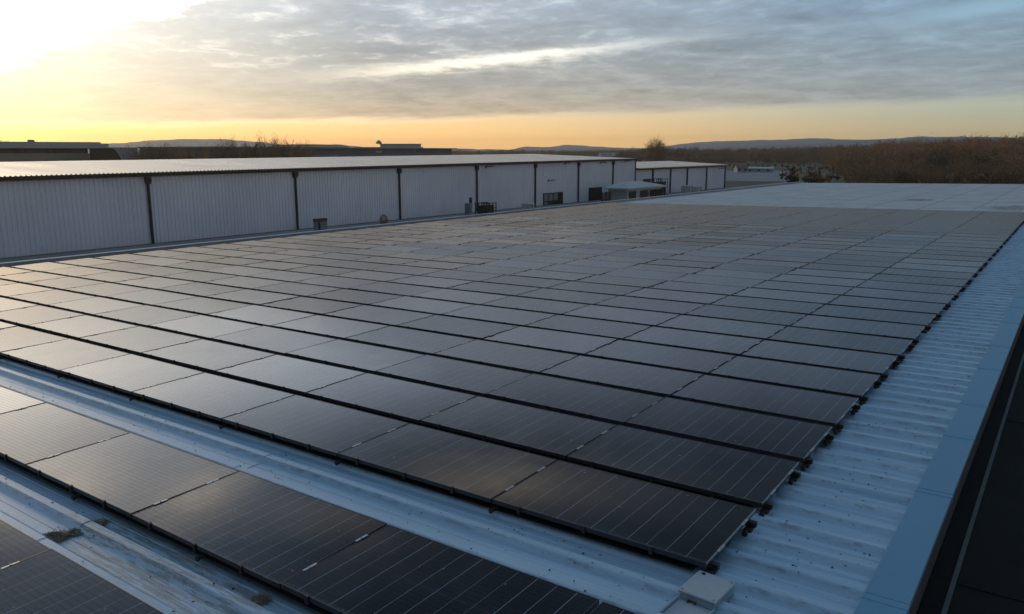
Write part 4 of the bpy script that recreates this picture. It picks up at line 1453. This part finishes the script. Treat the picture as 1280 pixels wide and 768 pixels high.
# the wood on the right: single trees along its near side, then one mass behind
PROF_U = [700, 780, 830, 900, 960, 1000, 1040, 1060, 1090, 1120, 1160, 1200, 1240, 1280, 1500]
PROF_V = [187, 185.5, 184, 183.5, 183, 182, 181, 180, 177, 174, 171.5, 169.5, 169, 167.5, 165]
prof = lambda u: float(np.interp(u, PROF_U, PROF_V))
WL = 'bare brown tree in the near side of the dense wood beyond the far roof edge'
for layer, (D, f, n, u0, u1) in enumerate(((152, .90, 26, 1068, 1400), (178, .66, 26, 1058, 1400), (212, .44, 24, 1052, 1390), (255, .26, 24, 1046, 1380))):
    for i in range(n):
        u = u0 + (u1 - u0) * (i + rnd.uniform(.1, .9)) / n
        Dd = D * rnd.uniform(.95, 1.06)
        vt = prof(u) + (212 - prof(u)) * f * rnd.uniform(.75, 1.15)
        k = KIN[rnd.choice((0, 2, 4, 5, 5, 6, 6, 7, 7))]
        tree(k, u, Dd, max(2.5, top_h(u, vt, Dd)), 10, WL, group='trees of the near wood edge', wide=rnd.uniform(1.0, 1.35))


def forest(name, label, plots, twmat, cat='wood', reduce=3):
    """a far wood that reads as one mass"""
    data = []
    for tm in KIN:
        for part in (0, 1):
            me = tm[part]
            v = np.empty(len(me.vertices) * 3); me.vertices.foreach_get('co', v)
            me.calc_loop_triangles()
            f = np.empty(len(me.loop_triangles) * 3, dtype=np.int32); me.loop_triangles.foreach_get('vertices', f)
            data.append((v.reshape(-1, 3), f.reshape(-1, 3)))
    V = []; F = []; off = 0
    for (x, y, h, w) in plots:
        k = rnd.randrange(len(KIN)); a = rnd.uniform(0, 6.28); s = h / 10
        Rm = np.array([[math.cos(a) * s * w, -math.sin(a) * s * w, 0], [math.sin(a) * s * w, math.cos(a) * s * w, 0], [0, 0, s]])
        for part in (0, 1):
            v, f = data[2 * k + part]
            V.append(v @ Rm.T + np.array([x, y, 0])); F.append(f + off); off += len(v)
    V = np.concatenate(V); F = np.concatenate(F)
    me = bpy.data.meshes.new(name)
    me.vertices.add(len(V)); me.vertices.foreach_set('co', V.ravel())
    me.loops.add(len(F) * 3); me.loops.foreach_set('vertex_index', F.ravel())
    me.polygons.add(len(F)); me.polygons.foreach_set('loop_start', np.arange(0, len(F) * 3, 3)); me.polygons.foreach_set('loop_total', np.full(len(F), 3))
    me.materials.append(twmat); me.update()
    o = bpy.data.objects.new(name, me); link(o)
    return tag(o, label, cat, kind='stuff')


plots = []
for D, n, u0, u1, f0, f1 in ((300, 34, 1050, 1400, .08, .30), (350, 38, 1045, 1400, .0, .2), (410, 44, 1040, 1400, -.08, .08), (470, 40, 1040, 1400, -.05, .1)):
    for i in range(n):
        u = u0 + (u1 - u0) * (i + rnd.random()) / n; Dd = D * rnd.uniform(.94, 1.06)
        v = prof(u) + (212 - prof(u)) * rnd.uniform(f0, f1)
        p = pix(u, 191, Dd)
        plots.append((p.x, p.y, max(4, hgt(u, v, Dd)), rnd.uniform(1.0, 1.4)))
forest('woodland', 'dense leafless brown woodland rising behind the near wood trees at right', plots, M_TWIG)
plots = []
for D, n, u0, u1, dv in ((560, 60, 775, 1075, 3.5), (680, 70, 770, 1075, 1.0), (820, 70, 765, 1080, 0), (640, 16, 790, 870, -1.0)):
    for i in range(n):
        u = u0 + (u1 - u0) * (i + rnd.random()) / n; Dd = D * rnd.uniform(.95, 1.05)
        p = pix(u, 191, Dd)
        plots.append((p.x, p.y, max(3, hgt(u, prof(u) + dv + rnd.uniform(-1.2, 2.5), Dd)), rnd.uniform(1.2, 1.8)))
for i in range(150):
    u = rnd.uniform(770, 1078); Dd = rnd.uniform(470, 600); p = pix(u, 191, Dd)
    plots.append((p.x, p.y, rnd.uniform(3, 5.5), rnd.uniform(1.8, 2.8)))
forest('far_woodland', 'far brown wood along the skyline between the round tree and the near wood', plots, M_TWIG)
plots = []
for D, n, u0, u1, v in ((800, 50, 560, 790, 188.0), (1100, 60, 560, 790, 186.8)):
    for i in range(n):
        u = u0 + (u1 - u0) * (i + rnd.random()) / n; Dd = D * rnd.uniform(.95, 1.05)
        p = pix(u, 191, Dd)
        plots.append((p.x, p.y, max(2, hgt(u, v + rnd.uniform(-1.3, 1.0), Dd)), rnd.uniform(1.3, 2.0)))
for i in range(50):
    u = rnd.uniform(150, 300); Dd = rnd.uniform(240, 330); p = pix(u, 191, Dd)
    plots.append((p.x, p.y, max(3, hgt(u, 186 + rnd.uniform(-2, 2), Dd)), 1.2))
forest('skyline_wood', 'thin line of far bare trees along the horizon behind the warehouse', plots, M_TWIG)

# ================================================================== HAZE
m = bpy.data.materials.new('haze_air'); m.use_nodes = True
nt = m.node_tree
nt.nodes.clear()
vol = nt.nodes.new('ShaderNodeVolumePrincipled')
vol.inputs['Color'].default_value = (.97, .92, .85, 1)
vol.inputs['Density'].default_value = .00015
vol.inputs['Anisotropy'].default_value = .55
out = nt.nodes.new('ShaderNodeOutputMaterial')
nt.links.new(vol.outputs[0], out.inputs['Volume'])
mb = MB(); mb.box(-5200, 2600, -300, 5200, -1.0, 110)
tag(mb.build('haze', m), kind='stuff', label='thin warm evening haze over the plain', cat='haze')
